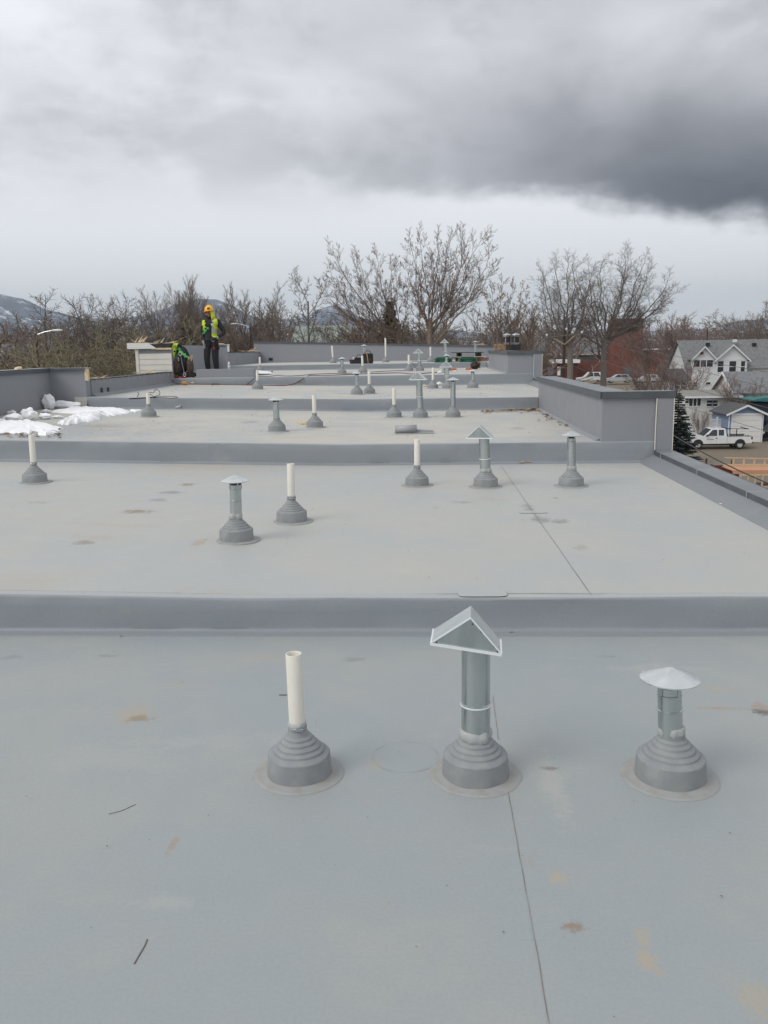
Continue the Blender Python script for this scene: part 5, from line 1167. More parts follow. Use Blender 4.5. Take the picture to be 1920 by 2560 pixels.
fan_tree(1236, (1232, 735), [(1172, 612), (1165, 650), (1185, 590), (1205, 580), (1225, 576), (1245, 580), (1262, 598), (1275, 630), (1290, 660), (1150, 680), (1195, 640), (1235, 620), (1140, 700)], 108, FR, 11, 'grey', 'bare tree with a rounded crown behind the utility pole')
fan_tree(1306, (1306, 730), [(1262, 600), (1285, 575), (1308, 566), (1335, 568), (1360, 568), (1385, 572), (1405, 590), (1428, 618), (1440, 640), (1420, 660), (1250, 650), (1285, 630), (1330, 620), (1370, 620), (1390, 680), (1240, 690)], 112, FR, 23, 'grey', 'tall wide-crowned bare tree in front of the brick tower')
tree('slim', d(650), d(570), 74, 'slim bare tree with a straight trunk left of the middle', GT, .9, .4)
tree('popA', d(575), d(598), 85, 'dense pale bare tree left of the slim one', GT, 1.5, 1.2)
tree('popA', d(425), d(585), 95, 'tall pale bare tree just left of the standing worker', GT, 1.1, 2.0)
tree('popA', d(365), d(600), 92, 'pale bare tree second left of the standing worker', GT, 1.3, .2)
tree('bushA', d(150), d(622), 90, 'dark spreading bare tree at the left', GT, 1.15, .9)
tree('bushA', d(215), d(624), 96, 'dark bare tree right of the dark spreading one', GT, .9, 2.9)
tree('bushB', d(285), d(632), 92, 'brown bare tree behind the stub, left', GT, 1.0, .1)
tree('bushB', d(40), d(678), 80, 'low brown tree at the left edge', GT, 1.2, 1.5)
tree('bushO', d(255), d(672), 58, 'olive bushy tree in front of the other left trees', GT, 1.25, .4)
tree('bushO', d(195), d(700), 62, 'lower olive bushy tree by the left parapet', GT, 1.2, 2.2)
tree('bushB', d(490), d(660), 80, 'brown bushy tree right of the standing worker', GT, 1.1, 2.4)
tree('bushA', d(700), d(690), 78, 'dark low tree left of the wide bare tree', GT, 1.0, 1.1)
tree('brushB', d(540), d(640), 82, 'brown twiggy tree left of the dense pale tree', GT, 1.3, 1.9)
tree('brushB', d(760), d(680), 76, 'brown twiggy tree under the wide bare tree', GT, 1.5, .5)
tree('brushA', d(980), d(670), 78, 'pale twiggy tree under the biggest bare tree', GT, 1.6, 1.4)
tree('brushB', d(880), d(665), 74, 'brown twiggy tree between the two largest bare trees', GT, 1.5, 2.7)
tree('brushB', d(1140), d(650), 84, 'brown twiggy tree above the far parapet block', GT, 1.3, 3.0)
tree('brushR', d(1425), d(668), 128, 'reddish twiggy tree right of the brick tower', GT, 1.5, .8)
tree('brushR', d(1490), d(672), 124, 'reddish twiggy tree above the white house end', GT, 1.5, 2.1)
tree('brushR', d(1412), d(765), 100, 'lower reddish thicket tree left of the white house', GT, 1.4, 1.3)
tree('brushR', d(1465), d(760), 98, 'twiggy tree in front of the white house gable', GT, 1.3, .2)
tree('bushB', d(1600), d(665), 150, 'bare tree beyond the white house roof', GT, 1.3, 1.0)
tree('bushA', d(1680), d(640), 140, 'dark bare tree at the right edge of the picture', GT, 1.1, .5)
tree('brushR', d(1610), d(800), 87.5, 'small red-twigged tree in front of the bungalow roof', GT, 1.2, 1.1, 'young_tree')
tree('brushR', d(1515), d(878), 83, 'bare shrub beside the lattice fence', GT, .9, .6, 'bare_shrub')

# a far wood: one mass behind the single trees
def woods(name, label, specs, seed, col):
    rg = random.Random(seed); V = []; Fc = []
    for (key, px, top, Y, sx) in specs:
        tm, cm, lm, H0 = TREE_ME[key]; p = aty(px, top, Y); z0 = GZ(Y); hm = max(v.co.z for v in cm.vertices) if ('h', key) not in TREE_ME else TREE_ME[('h', key)]; TREE_ME[('h', key)] = hm
        s_ = (p.z-z0)/hm; a = rg.uniform(0, 6.28); ca, sa = math.cos(a)*s_*sx, math.sin(a)*s_*sx
        for me in (tm, cm):
            o = len(V)
            V += [(p.x+v.co.x*ca-v.co.y*sa, Y+v.co.x*sa+v.co.y*ca, z0+v.co.z*s_) for v in me.vertices]
            Fc += [tuple(i+o for i in f.vertices) for f in me.polygons]
    mb = MB(); mb.v = V; mb.f = Fc; mb.mi = [0]*len(Fc)
    return tag(mb.obj(name, BK[col], smooth=179), label, None, kind='stuff')
LITE = dict(BRUSH, n=[6, 5, 5], stems=4, rmin=.036); LITE2 = dict(BUSHY, n=[7, 6, 5], rmin=.038)
tree_mesh('liteA', 71, 12, LITE, 'tan'); tree_mesh('liteB', 72, 12, LITE2, 'brown'); tree_mesh('liteC', 73, 12, LITE2, 'brown')
rg = random.Random(12)
sp = [(rg.choice(['liteA', 'liteB', 'liteC']), x, d(690)+rg.uniform(-22, 40), rg.uniform(100, 150), rg.uniform(1.2, 1.8)) for x in range(-120, 1330, 33)]
sp += [(rg.choice(['liteA', 'liteB', 'liteC']), x, d(742)+rg.uniform(-30, 14), rg.uniform(62, 92), rg.uniform(1.4, 2.2)) for x in range(-60, 1240, 50)]
woods('far_woods', 'hazy brown wood filling the gaps behind the single trees', sp, 1, 'brown')
sp = [(rg.choice(['liteA', 'liteB', 'liteC']), x, d(690)+rg.uniform(-25, 30), rg.uniform(170, 230), rg.uniform(1.2, 1.7)) for x in range(1250, 2100, 30)]
woods('far_woods', 'reddish brown wood along the skyline behind the houses', sp, 2, 'red')

def conifer(px, top, Y, label, seed, wide=1.0, col=(.022, .034, .030), zb=None):
    p = aty(px, top, Y); z0 = GZ(Y) if zb is None else zb; H = p.z-z0; rg = random.Random(seed)
    t = thing('conifer', label, 'tree', (p.x, Y, z0)); mb = MB(); mb.tube([(0, 0, -.2), (0, 0, H*.5), (0, 0, H*.98)], [H*.022, H*.013, H*.003], 7); mb.obj('trunk', BK['dark'], t, smooth=60)
    mb = MB(); z = H*.06
    while z < H*.985:
        f = 1-z/H; Rm = H*.27*wide*(f**.85)+.08; n = max(6, int(9+14*f))
        for k in range(n):
            a = rg.uniform(0, 6.28); L = Rm*rg.uniform(.6, 1.12); dr = rg.uniform(.12, .36)
            m_ = max(3, int(L/.17)); ca, sa = math.cos(a), math.sin(a)
            for j in range(m_):
                s_ = (j+.5)/m_; r = L*s_; zc = z-r*dr+.18*r*s_; wv = (.14*(1-.5*s_)+.05)*max(1, H/7)*1.3
                for u in (-1, 1, 0):
                    b2 = a+u*rg.uniform(.5, .9); l2 = (.34*(1-.55*s_)*L*.5+.12)*rg.uniform(.7, 1.2); cx, cy = ca*r, sa*r; dx, dy = math.cos(b2)*l2, math.sin(b2)*l2; zz_ = -l2*rg.uniform(.05, .4)
                    px_, py_ = -math.sin(b2)*wv*.5, math.cos(b2)*wv*.5
                    mb.add([(cx-px_, cy-py_, zc), (cx+px_, cy+py_, zc+.02), (cx+dx, cy+dy, zc+zz_), (cx+dx*.4, cy+dy*.4, zc+zz_*.3-wv*.45)], [(0, 1, 2), (0, 2, 3)])
        z += .16+.10*f*(H/6)
    mb.obj('crown', mat('needles_%d' % seed, col, .8, 0, .7, 2.0, tuple(c*1.5 for c in col)), t)
    return t
conifer(1698, 975, 70, 'dark green spruce in front of the white pickup truck', 3, 1.15)
conifer(d(842), d(645), 76, 'dark conifer standing among the bare trees in the middle', 4, 1.0, (.055, .058, .046))
conifer(d(402), d(684), 88, 'dark conifer behind the standing worker', 5, .9, (.06, .062, .052))

# ------------------------------------------------------------------ buildings
M_SHING = mat('grey_shingles', (.205, .212, .215), .9, 0, .6, 3, (.10, .105, .108), .4, 18)
M_SHING2 = mat('dark_shingles', (.075, .077, .080), .9, 0, .6, 3, (.11, .11, .11), .4, 18)
M_SHING3 = mat('pale_shingles', (.21, .215, .22), .9, 0, .6, 3, (.15, .155, .16), .4, 18)
def siding(name, col, pitch=.16):
    M = mat(name, col, .6); q = G(M.node_tree); b2 = q.n['Principled BSDF']
    sp_ = q.new('ShaderNodeSeparateXYZ'); q.put(sp_.inputs[0], q.new('ShaderNodeNewGeometry').outputs['Position'])
    f = q.math('FRACT', q.math('DIVIDE', sp_.outputs[2], pitch)); bn = q.new('ShaderNodeBump'); bn.inputs['Strength'].default_value = .6; bn.inputs['Distance'].default_value = .02
    q.put(bn.inputs['Height'], f); q.l.new(bn.outputs[0], b2.inputs['Normal']); return M
M_HSID = siding('white_clapboard', (.74, .75, .75)); M_CSID = siding('cream_clapboard', (.70, .69, .64)); M_BSID = siding('blue_clapboard', (.20, .28, .42))
M_BRICK = mat('red_brick', (.20, .080, .060), .9, 0, .6, 1.2, (.13, .058, .048), .3, 9)
M_DOORB = mat('blue_grey_door', (.10, .14, .18), .6)
M_TRIM = mat('white_trim', (.76, .77, .77), .5)
def house(name, label, loc):
    return thing(name, label, 'building', loc)
class HB(MB):
    def part(s, name, m_, t, parent=None, smooth=None, bevel=0.0):
        s.v = [(x-t.location.x, y-t.location.y, z-t.location.z) for x, y, z in s.v]
        return s.obj(name, m_, parent or t, smooth, bevel=bevel)
def window(t, x0, x1, z0, z1, Y, hung=True, mull=0):
    mb = HB(); mb.box(x0, x1, Y-.02, Y-.005, z0, z1); w = mb.part('window', M_GLASS, t)
    mb = HB(); f = .07
    mb.box(x0-f, x1+f, Y-.06, Y-.021, z1, z1+f); mb.box(x0-f, x1+f, Y-.07, Y-.021, z0-f, z0); mb.box(x0-f, x0, Y-.06, Y-.021, z0, z1); mb.box(x1, x1+f, Y-.06, Y-.021, z0, z1)
    if hung: mb.box(x0, x1, Y-.05, Y-.021, (z0+z1)/2-.03, (z0+z1)/2+.03)
    for k in range(mull): x = x0+(x1-x0)*(k+1)/(mull+1); mb.box(x-.04, x+.04, Y-.05, Y-.021, z0, z1)
    mb.part('window_frame', M_TRIM, t, w)
def pz6(a, c, Y): return aty(1640+a*.18983, 820+c*.18983, Y)
def win6(t, a0, c0, a1, c1, Y, **k):
    p, q = pz6(a0, c0, Y), pz6(a1, c1, Y); window(t, p.x, q.x, q.z, p.z, Y, **k)
def gable_roof_x(t, x0, x1, y0, y1, ze, zr, th, m_, ov=.3, name='roof'):
    """ridge along x"""
    ym = (y0+y1)/2; s_ = (zr-ze)/(ym-y0); mb = HB()
    for sg, ya in ((1, y0-ov), (-1, y1+ov)):
        za = ze-ov*s_; mb.add([(x0-ov, ya, za), (x1+ov, ya, za), (x1+ov, ym, zr), (x0-ov, ym, zr), (x0-ov, ya, za+th), (x1+ov, ya, za+th), (x1+ov, ym, zr+th), (x0-ov, ym, zr+th)], [(0, 1, 2, 3), (4, 7, 6, 5), (0, 4, 5, 1), (1, 5, 6, 2), (3, 2, 6, 7), (0, 3, 7, 4)])
    return mb.part(name, m_, t)
def gable_roof_y(t, x0, x1, y0, y1, ze, zr, th, m_, ov=.3, name='roof'):
    xm = (x0+x1)/2; s_ = (zr-ze)/(xm-x0); mb = HB()
    for xa in (x0-ov, x1+ov):
        za = ze-ov*s_; mb.add([(xa, y0-ov, za), (xm, y0-ov, zr), (xm, y1, zr), (xa, y1, za), (xa, y0-ov, za+th), (xm, y0-ov, zr+th), (xm, y1, zr+th), (xa, y1, za+th)], [(0, 3, 2, 1), (4, 5, 6, 7), (0, 1, 5, 4), (1, 2, 6, 5), (3, 7, 6, 2), (0, 4, 7, 3)])
    o = mb.part(name, m_, t)
    mb = HB()
    for xa in (x0-ov, x1+ov):
        za = ze-ov*s_; mb.add([(xa, y0-ov-.03, za-.10), (xm, y0-ov-.03, zr-.10), (xm, y0-ov-.005, zr-.10), (xa, y0-ov-.005, za-.10), (xa, y0-ov-.03, za+th), (xm, y0-ov-.03, zr+th), (xm, y0-ov-.005, zr+th), (xa, y0-ov-.005, za+th)], [(0, 3, 2, 1), (4, 5, 6, 7), (0, 1, 5, 4), (1, 2, 6, 5), (3, 7, 6, 2), (0, 4, 7, 3)])
    mb.part('rake_board', M_TRIM, t, o)
    return o
# white two-storey house
Y = 105; gz = GZ(Y); t = house('white_house', 'white two-storey house with two front gables and grey shingle roof', (38, Y, gz))
mb = HB(); mb.box(31.9, 56, Y+.6, Y+8.4, gz-.3, -1.25); mb.prism([(Y+.6, -1.25), (Y+8.4, -1.25), (Y+4.5, 1.86)], 31.9, 56, 'x'); mb.part('wall', M_HSID, t)
gable_roof_x(t, 31.9, 56, Y+.6, Y+8.4, -1.25, 1.88, .12, M_SHING)
p0, p1, pa = pz6(795, 412, Y), pz6(1205, 412, Y), pz6(1045, 212, Y)
mb = HB(); mb.prism([(p0.x, gz-.3), (p1.x, gz-.3), (p1.x, p1.z), ((p0.x+p1.x)/2, pa.z-.12), (p0.x, p0.z)], Y, Y+4.4, 'y'); mb.part('gable_wall', M_HSID, t)
gable_roof_y(t, p0.x, p1.x, Y, Y+4.3, p0.z, pa.z-.1, .10, M_SHING, .32)
mb = HB(); mb.box(p0.x-.05, p1.x+.05, Y-.05, Y-.005, p0.z-.12, p0.z+.02); mb.part('belt_trim', M_TRIM, t)
r0, r1, ra = pz6(500, 390, Y), pz6(770, 390, Y), pz6(658, 240, Y)
mb = HB(); mb.prism([(r0.x, gz-.3), (p0.x-.01, gz-.3), (p0.x-.01, r1.z), (r1.x, r1.z), ((r0.x+r1.x)/2, ra.z-.1), (r0.x, r0.z)], Y+.15, Y+4, 'y'); mb.part('gable_wall', M_HSID, t)
gable_roof_y(t, r0.x, r1.x, Y+.15, Y+4.2, r0.z, ra.z-.08, .10, M_SHING, .3)
win6(t, 500, 425, 745, 510, Y+.15, hung=False, mull=2)
for a0, a1 in ((815, 883), (967, 1048), (1120, 1165)): win6(t, a0, 437, a1, 580, Y)
win6(t, 655, 715, 715, 745, Y+.15, hung=False); win6(t, 488, 715, 540, 770, Y+.15); win6(t, 1195, 560, 1270, 600, Y+.6, hung=False)
mb = HB(); q = pz6(605, 330, Y); mb.box(q.x-.12, q.x+.12, Y-.2, Y+.10, q.z-.15, q.z+.15); mb.part('gable_vent', mat('rusty_vent', (.10, .03, .025), .8), t, bevel=.02)
for a_, c_ in ((680, 205), (1290, 207), (1035, 160)):
    q = pz6(a_, c_, Y+3.5); mb = HB(); mb.box(q.x-.22, q.x+.22, Y+3.2, Y+3.6, q.z-.25, q.z+.10); mb.part('roof_vent', M_BLACK if a_ != 1035 else M_TRIM, t, bevel=.03)
mb = HB(); q0, q1 = pz6(215, 575, Y-2), pz6(440, 690, Y-2); mb.box(q0.x, q1.x, Y-2, Y+2, gz-.2, q1.z); o = mb.part('annex_wall', M_HSID, t)
mb = HB(); mb.prism([(Y-2.3, q1.z), (Y+2, q1.z), (Y+1.6, q0.z+.25)], q0.x-.2, q1.x+.2, 'x'); mb.part('annex_roof', M_SHING2, t)
win6(t, 250, 715, 310, 800, Y-2); win6(t, 330, 715, 385, 800, Y-2)

# bungalow in front of it
Yb = 92.6; gzb = GZ(90); t = house('bungalow', 'cream bungalow with pale grey roof and flat-roofed porch before the white house', (34, 91, gzb))
pr = aty(1800.4, 932, Yb); pe = aty(1818, 981, 89.4); X0 = 31.95; zr, ze = pr.z, pe.z
mb = HB(); mb.box(X0, 42, 89.4, 95.8, gzb-.3, ze); mb.prism([(89.4, ze), (95.8, ze), (92.6, zr-.05)], X0, 42, 'x'); mb.part('wall', M_CSID, t)
gable_roof_x(t, X0, 42, 89.4, 95.8, ze, zr, .12, M_SHING3, .35)
mb = HB()
for ya in (89.05, 96.15): mb.add([(X0-.36, ya, ze-.28), (X0-.36, 92.6, zr-.12), (X0-.42, 92.6, zr-.12), (X0-.42, ya, ze-.28), (X0-.36, ya, ze+.0), (X0-.36, 92.6, zr+.14), (X0-.42, 92.6, zr+.14), (X0-.42, ya, ze+.0)], [(0, 3, 2, 1), (4, 5, 6, 7), (0, 1, 5, 4), (1, 2, 6, 5), (3, 7, 6, 2), (0, 4, 7, 3)])
mb.part('rake_board', M_TRIM, t)
q0, q1 = pz6(370, 905, 88.5), pz6(1000, 905, 88.5); zt = pz6(600, 845, 90).z
mb = HB(); mb.box(q0.x+.3, X0-.01, 88.5, 93, gzb-.3, q0.z-.05); mb.part('porch_wall', M_CSID, t)
mb = HB(); mb.add([(q0.x, 88.1, q0.z-.08), (X0+.3, 88.1, q0.z-.08), (X0+.3, 93, q0.z-.08), (q0.x, 93, q0.z-.08), (q0.x, 88.1, q0.z+.05), (X0+.3, 88.1, q0.z+.05), (X0+.3, 92.5, zt+.1), (q0.x+1.0, 92.5, zt+.1)], [(0, 1, 2, 3), (4, 5, 6, 7), (0, 4, 5, 1), (1, 5, 6, 2), (2, 6, 7, 3), (3, 7, 4, 0)]); mb.part('porch_roof', mat('porch_roof', (.26, .255, .235), .9, 0, .4, 2), t)
mb = HB(); mb.box(q0.x-.03, X0+.3, 88.05, 88.099, q0.z-.14, q0.z+.06); mb.part('fascia', M_TRIM, t)
win6(t, 440, 922, 585, 1025, 88.5, hung=False, mull=2); win6(t, 668, 952, 735, 1030, 88.5); win6(t, 750, 952, 808, 1030, 88.5); win6(t, 385, 910, 425, 990, 88.5)

# blue garage
Yg = 82; gzg = GZ(Yg); t = house('garage', 'small blue garage with white trim and wide white door', (30.5, Yg, gzg))
a, c, ap = pz6(960, 1125, Yg), pz6(1420, 1125, Yg), pz6(1205, 1010, Yg)
mb = HB(); mb.prism([(a.x, gzg-.2), (c.x, gzg-.2), (c.x, a.z), ((a.x+c.x)/2, ap.z-.08), (a.x, a.z)], Yg, Yg+4.6, 'y'); mb.part('wall', M_BSID, t)
gable_roof_y(t, a.x, c.x, Yg, Yg+4.7, a.z, ap.z-.06, .09, M_SHING2, .33)
d0, d1 = pz6(1012, 1152, Yg), pz6(1360, 1450, Yg)
dz = (d0.z-gzg-.02)/5
dr = None
for k in range(5):
    mb = HB(); mb.box(d0.x, d1.x, Yg-.03, Yg-.005, gzg+.02+k*dz, gzg+.02+(k+1)*dz-.02); mb.part('door_panel', M_WHITE, t)
mb = HB(); f = .12; mb.box(d0.x-f, d0.x, Yg-.05, Yg-.004, gzg, d0.z+f); mb.box(d1.x, d1.x+f, Yg-.05, Yg-.004, gzg, d0.z+f); mb.box(d0.x, d1.x, Yg-.05, Yg-.004, d0.z, d0.z+f); mb.part('door_trim', M_TRIM, t)
for x in (a.x, c.x-.10): mb = HB(); mb.box(x, x+.10, Yg-.03, Yg-.004, gzg, a.z-.05); mb.part('corner_board', M_TRIM, t)
mb = HB(); mb.box(a.x, c.x, Yg-.04, Yg-.004, a.z-.10, a.z+.0); mb.part('header_trim', M_TRIM, t)
# lattice fence
t = thing('lattice_fence', 'white lattice-topped fence between bungalow and garage', 'fence', (27.3, 84, GZ(84)))
f0, f1 = pz6(410, 1205, 84), pz6(945, 1205, 84); zt_ = f0.z
x = f0.x; k = 0
while x < f1.x+.01:
    mb = HB(); mb.box(x-.07, x+.07, 83.93, 84.07, GZ(84)-.1, zt_+.12); mb.prism([(x-.09, zt_+.12), (x+.09, zt_+.12), (x, zt_+.25)], 83.91, 84.09, 'y'); mb.part('post', M_TRIM, t); x += (f1.x-f0.x)/4
mb = HB(); mb.box(f0.x, f1.x, 83.98, 84.02, GZ(84)+.05, zt_-.50); mb.part('panel', M_TRIM, t)
mb = HB(); mb.box(f0.x, f1.x, 83.97, 84.03, zt_-.05, zt_+.03); mb.box(f0.x, f1.x, 83.97, 84.03, zt_-.50, zt_-.44); mb.part('rail', M_TRIM, t)['kind'] = 'stuff'
mb = HB(); x = f0.x-.4
while x < f1.x:
    for sg in (-1, 1):
        xa, xb = (x, x+.4) if sg > 0 else (x+.4, x)
        if min(xa, xb) > f0.x and max(xa, xb) < f1.x: mb.bar((xa, 84+.012*sg, zt_-.45), (xb, 84+.012*sg, zt_-.05), .012, .035)
    x += .11
mb.part('lattice', M_TRIM, t)['kind'] = 'stuff'
# canopy and shed at the right edge
t = thing('canopy', 'teal canopy over a dark blue shed front at the right edge', 'canopy', (33.6, 84, GZ(84)))
c0, c1 = pz6(1275, 955, 84.5), pz6(1600, 955, 84.5)
mb = HB(); mb.prism([(c0.x, c0.z-.05), (c1.x, c0.z-.2), (c1.x, c0.z+.30), (c0.x+1.0, c0.z+.24), (c0.x, c0.z+.04)], 84.5, 88, 'y'); mb.part('roof', mat('teal_tarp', (.035, .17, .16), .6), t)
mb = HB(); mb.box(c0.x+.35, c1.x, 84.8, 87, GZ(84)-.1, c0.z-.25); mb.part('wall', mat('navy_wall', (.018, .026, .040), .7), t)

# brick building with tower, low wings
Yk = 170; gk = GZ(Yk)
def pz5(a, c, Y): return aty(1300+a*.3737, 700+c*.3737, Y)
t = thing('brick_building', 'red brick building with a tall square tower behind the trees', 'building', (40, Yk, gk))
a, c = pz5(635, 258, Yk), pz5(830, 258, Yk); mb = HB(); mb.box(a.x, c.x, Yk+.5, Yk+6, gk-.3, a.z); mb.part('tower', M_BRICK, t)
a, c = pz5(810, 470, Yk), pz5(1250, 470, Yk); mb = HB(); mb.box(a.x+.4, c.x, Yk+.2, Yk+14, gk-.3, a.z); mb.part('main_wall', M_BRICK, t)
mb = HB(); mb.box(a.x+.4, c.x+.1, Yk+.1, Yk+14, a.z+.002, a.z+.22); mb.part('parapet_cap', M_TRIM, t)
a, c = pz5(375, 542, Yk), pz5(900, 542, Yk); mb = HB(); mb.box(a.x, c.x, Yk-.6, Yk+.1, gk-.3, a.z); mb.part('front_wall', M_BRICK, t)
a, c = pz5(695, 585, Yk), pz5(735, 650, Yk); mb = HB(); mb.box(a.x, c.x, Yk-.65, Yk-.61, c.z-.3, a.z); mb.part('door', M_DOORB, t)
t = thing('low_shop', 'low brick wing with white roof edge and pale doors behind the utility pole', 'building', (27, 166, GZ(166)))
a, c = pz5(160, 548, 164), pz5(385, 548, 164); mb = HB(); mb.box(a.x, c.x, 164, 168, GZ(166)-.3, a.z-.3); mb.part('wall', mat('brown_brick', (.12, .04, .032), .9, 0, .5, 1), t)
mb = HB(); mb.box(a.x+1.5, c.x+.4, 163.5, 168.4, a.z-.28, a.z+.35); mb.part('roof_edge', mat('bright_roof', (.80, .81, .82), .5), t)
for x0_, x1_, m_ in ((185, 225, M_DOORB), (250, 270, M_TRIM), (290, 297, M_TRIM), (317, 350, M_TRIM)):
    e, f = pz5(x0_, 580, 164), pz5(x1_, 620, 164); mb = HB(); mb.box(e.x, f.x, 163.93, 163.99, f.z-.5, e.z); mb.part('door', m_, t)
t = thing('flat_warehouse', 'long grey building with a white roof edge behind the brick wall', 'building', (30, 186, GZ(186)))
a, c = pz5(120, 497, 182), pz5(640, 497, 182); mb = HB(); mb.box(a.x, c.x, 182, 194, GZ(186)-.3, a.z-.3); mb.part('wall', mat('grey_stucco', (.22, .22, .20), .9, 0, .3, 1), t)
mb = HB(); mb.box(a.x-.2, c.x+.2, 181.7, 194, a.z-.29, a.z+.25); mb.part('roof_edge', M_TRIM, t)
mb = HB(); mb.prism([(182.5, a.z+.26), (194, a.z+.26), (190, a.z+3.4)], a.x, c.x, 'x'); mb.part('roof', M_SHING, t)
# left house and far middle roof
t = thing('left_house', 'grey-roofed pale house at the left edge behind the parapet', 'building', (-42, 92, GZ(92)))
a, c, e = aty(-60, 868, 92), aty(118, 899, 90), aty(30, 862, 92)
mb = HB(); mb.box(-56, c.x-.4, 90.2, 96, GZ(92)-.3, c.z-.05); mb.part('wall', M_CSID, t)
gable_roof_x(t, -56, c.x-.5, 90.2, 96, c.z-.02, e.z, .12, M_SHING3, .5)
mb = HB(); q = aty(0, 880, 88.5); mb.add([(q.x-5, 89.5, q.z+1.3), (q.x+3.4, 89.5, q.z-1.0), (q.x+3.4, 89.4, q.z-1.0), (q.x-5, 89.4, q.z+1.3), (q.x-5, 89.5, q.z+1.42), (q.x+3.4, 89.5, q.z-.88), (q.x+3.4, 89.4, q.z-.88), (q.x-5, 89.4, q.z+1.42)], [(0, 3, 2, 1), (4, 5, 6, 7), (0, 1, 5, 4), (1, 2, 6, 5), (3, 7, 6, 2), (0, 4, 7, 3)]); mb.part('rake_board', M_TRIM, t)
for x_ in (10, 60): q = aty(x_, 911, 90.2); window(t, q.x-.5, q.x+.5, q.z-.5, q.z+.3, 90.2)
t = thing('green_roof_house', 'building with a pale green roof seen through the trees in the middle', 'building', (-14, 120, GZ(120)))
a, c = aty(752, 817, 124), aty(862, 853, 118); mb = HB(); mb.box(a.x, c.x+.6, 118.3, 129, GZ(120)-.3, c.z-.1); mb.part('wall', M_CSID, t)
gable_roof_x(t, a.x-.4, c.x+.6, 118.3, 129.7, c.z-.1, a.z, .12, mat('pale_green_roof', (.25, .29, .26), .8, 0, .3, 1), .3)

# ------------------------------------------------------------------ vehicles
def wheel(t, x, y, r, w=.22):
    mb = MB(); mb.lathe([(r*.62, -w/2), (r*.95, -w/2), (r, -w/2+.03), (r, w/2-.03), (r*.95, w/2), (r*.62, w/2)], 24, (x, y, r), (0, 1, 0)); o = mb.obj('wheel', bpy.data.materials.get('tyre') or mat('tyre', (.018, .018, .018), .85), t, smooth=40)
    mb = MB(); mb.lathe([(r*.61, -w/2-.008), (r*.61, w/2+.008)], 20, (x, y, r), (0, 1, 0)); ri = mb.obj('rim', M_GALV2, o, smooth=40)
    mb = MB()
    for k in range(5):
        a = k*1.2566; mb.bar((x+math.cos(a)*.05, y-w/2-.004, r+math.sin(a)*.05), (x+math.cos(a)*r*.55, y-w/2-.004, r+math.sin(a)*r*.55), .012, .05)
    return o
def sidewin(t, poly, y, m_=None):
    mb = MB(); mb.prism(poly, y-.006, y+.006, 'y'); return mb.obj('side_window', m_ or M_GLASS, t)
def car_paint(name, col): 
    M = mat(name, col, .3, 0, .15, 2); M.node_tree.nodes['Principled BSDF'].inputs['Coat Weight'].default_value = .5; return M
# pickup: nose to the left (-x), side towards the camera
pt = aty(1795, 1123, 78); t = thing('pickup_truck', 'white extended-cab pickup truck with ladder rack parked before the blue garage', 'truck', (pt.x, 78.6, GZ(78.6)+.0))
MW = car_paint('white_car_paint', (.78, .79, .80)); W2 = .97
mb = MB(); mb.prism([(-2.85, .48), (2.8, .52), (2.86, .62), (2.86, 1.10), (2.80, 1.13), (.60, 1.13), (.58, 1.16), (-1.35, 1.13), (-1.6, 1.12), (-2.65, 1.03), (-2.85, .93)], -W2, W2, 'y'); body_ = mb.obj('body', MW, t, bevel=.04)
def cab(poly_lo, poly_hi, y0, y1, zlo, zhi): pass
mb = MB(); lo = [(-1.42, 1.14), (.60, 1.16)]; 
mb.add([(-1.45, -W2+.03, 1.12), (.62, -W2+.03, 1.12), (.62, W2-.03, 1.12), (-1.45, W2-.03, 1.12), (-.68, -W2+.16, 1.84), (.50, -W2+.16, 1.84), (.50, W2-.16, 1.84), (-.68, W2-.16, 1.84)], [(0, 3, 2, 1), (4, 5, 6, 7), (0, 1, 5, 4), (1, 2, 6, 5), (2, 3, 7, 6), (3, 0, 4, 7)]); cb = mb.obj('cab', MW, t, bevel=.05)
def glassq(nm, pts, n_): 
    mb = MB(); a = [Vector(p) for p in pts]; nn = Vector(n_).normalized()*.008; mb.add([tuple(p+nn) for p in a]+[tuple(p-nn) for p in a], [(0, 1, 2, 3), (7, 6, 5, 4), (0, 4, 5, 1), (1, 5, 6, 2), (2, 6, 7, 3), (3, 7, 4, 0)]); return mb.obj(nm, M_GLASS, t)
def ys_(z): return -(W2-.03)+.13*(z-1.12)/.72
for sgn in (1, -1):
    glassq('side_window', [(-1.14, sgn*ys_(1.2), 1.20), (-.24, sgn*ys_(1.2), 1.20), (-.24, sgn*ys_(1.74), 1.74), (-.62, sgn*ys_(1.74), 1.74)], (0, -sgn, .18))
    glassq('side_window', [(-.12, sgn*ys_(1.22), 1.22), (.36, sgn*ys_(1.22), 1.22), (.36, sgn*ys_(1.74), 1.74), (-.12, sgn*ys_(1.74), 1.74)], (0, -sgn, .18))
glassq('windscreen', [(-1.39, -.82, 1.19), (-1.39, .82, 1.19), (-.76, .72, 1.78), (-.76, -.72, 1.78)], (-.68, 0, .73))
glassq('rear_window', [(.60, -.7, 1.25), (.60, .7, 1.25), (.52, .66, 1.72), (.52, -.66, 1.72)], (1, 0, .1))
mb = MB(); mb.box(.68, 2.78, -W2+.08, W2-.08, 1.125, 1.136); mb.box(.64, 2.82, -W2+.005, -W2+.075, 1.13, 1.17); mb.box(.64, 2.82, W2-.075, W2-.005, 1.13, 1.17); mb.obj('bed_liner', M_BLACK, t)
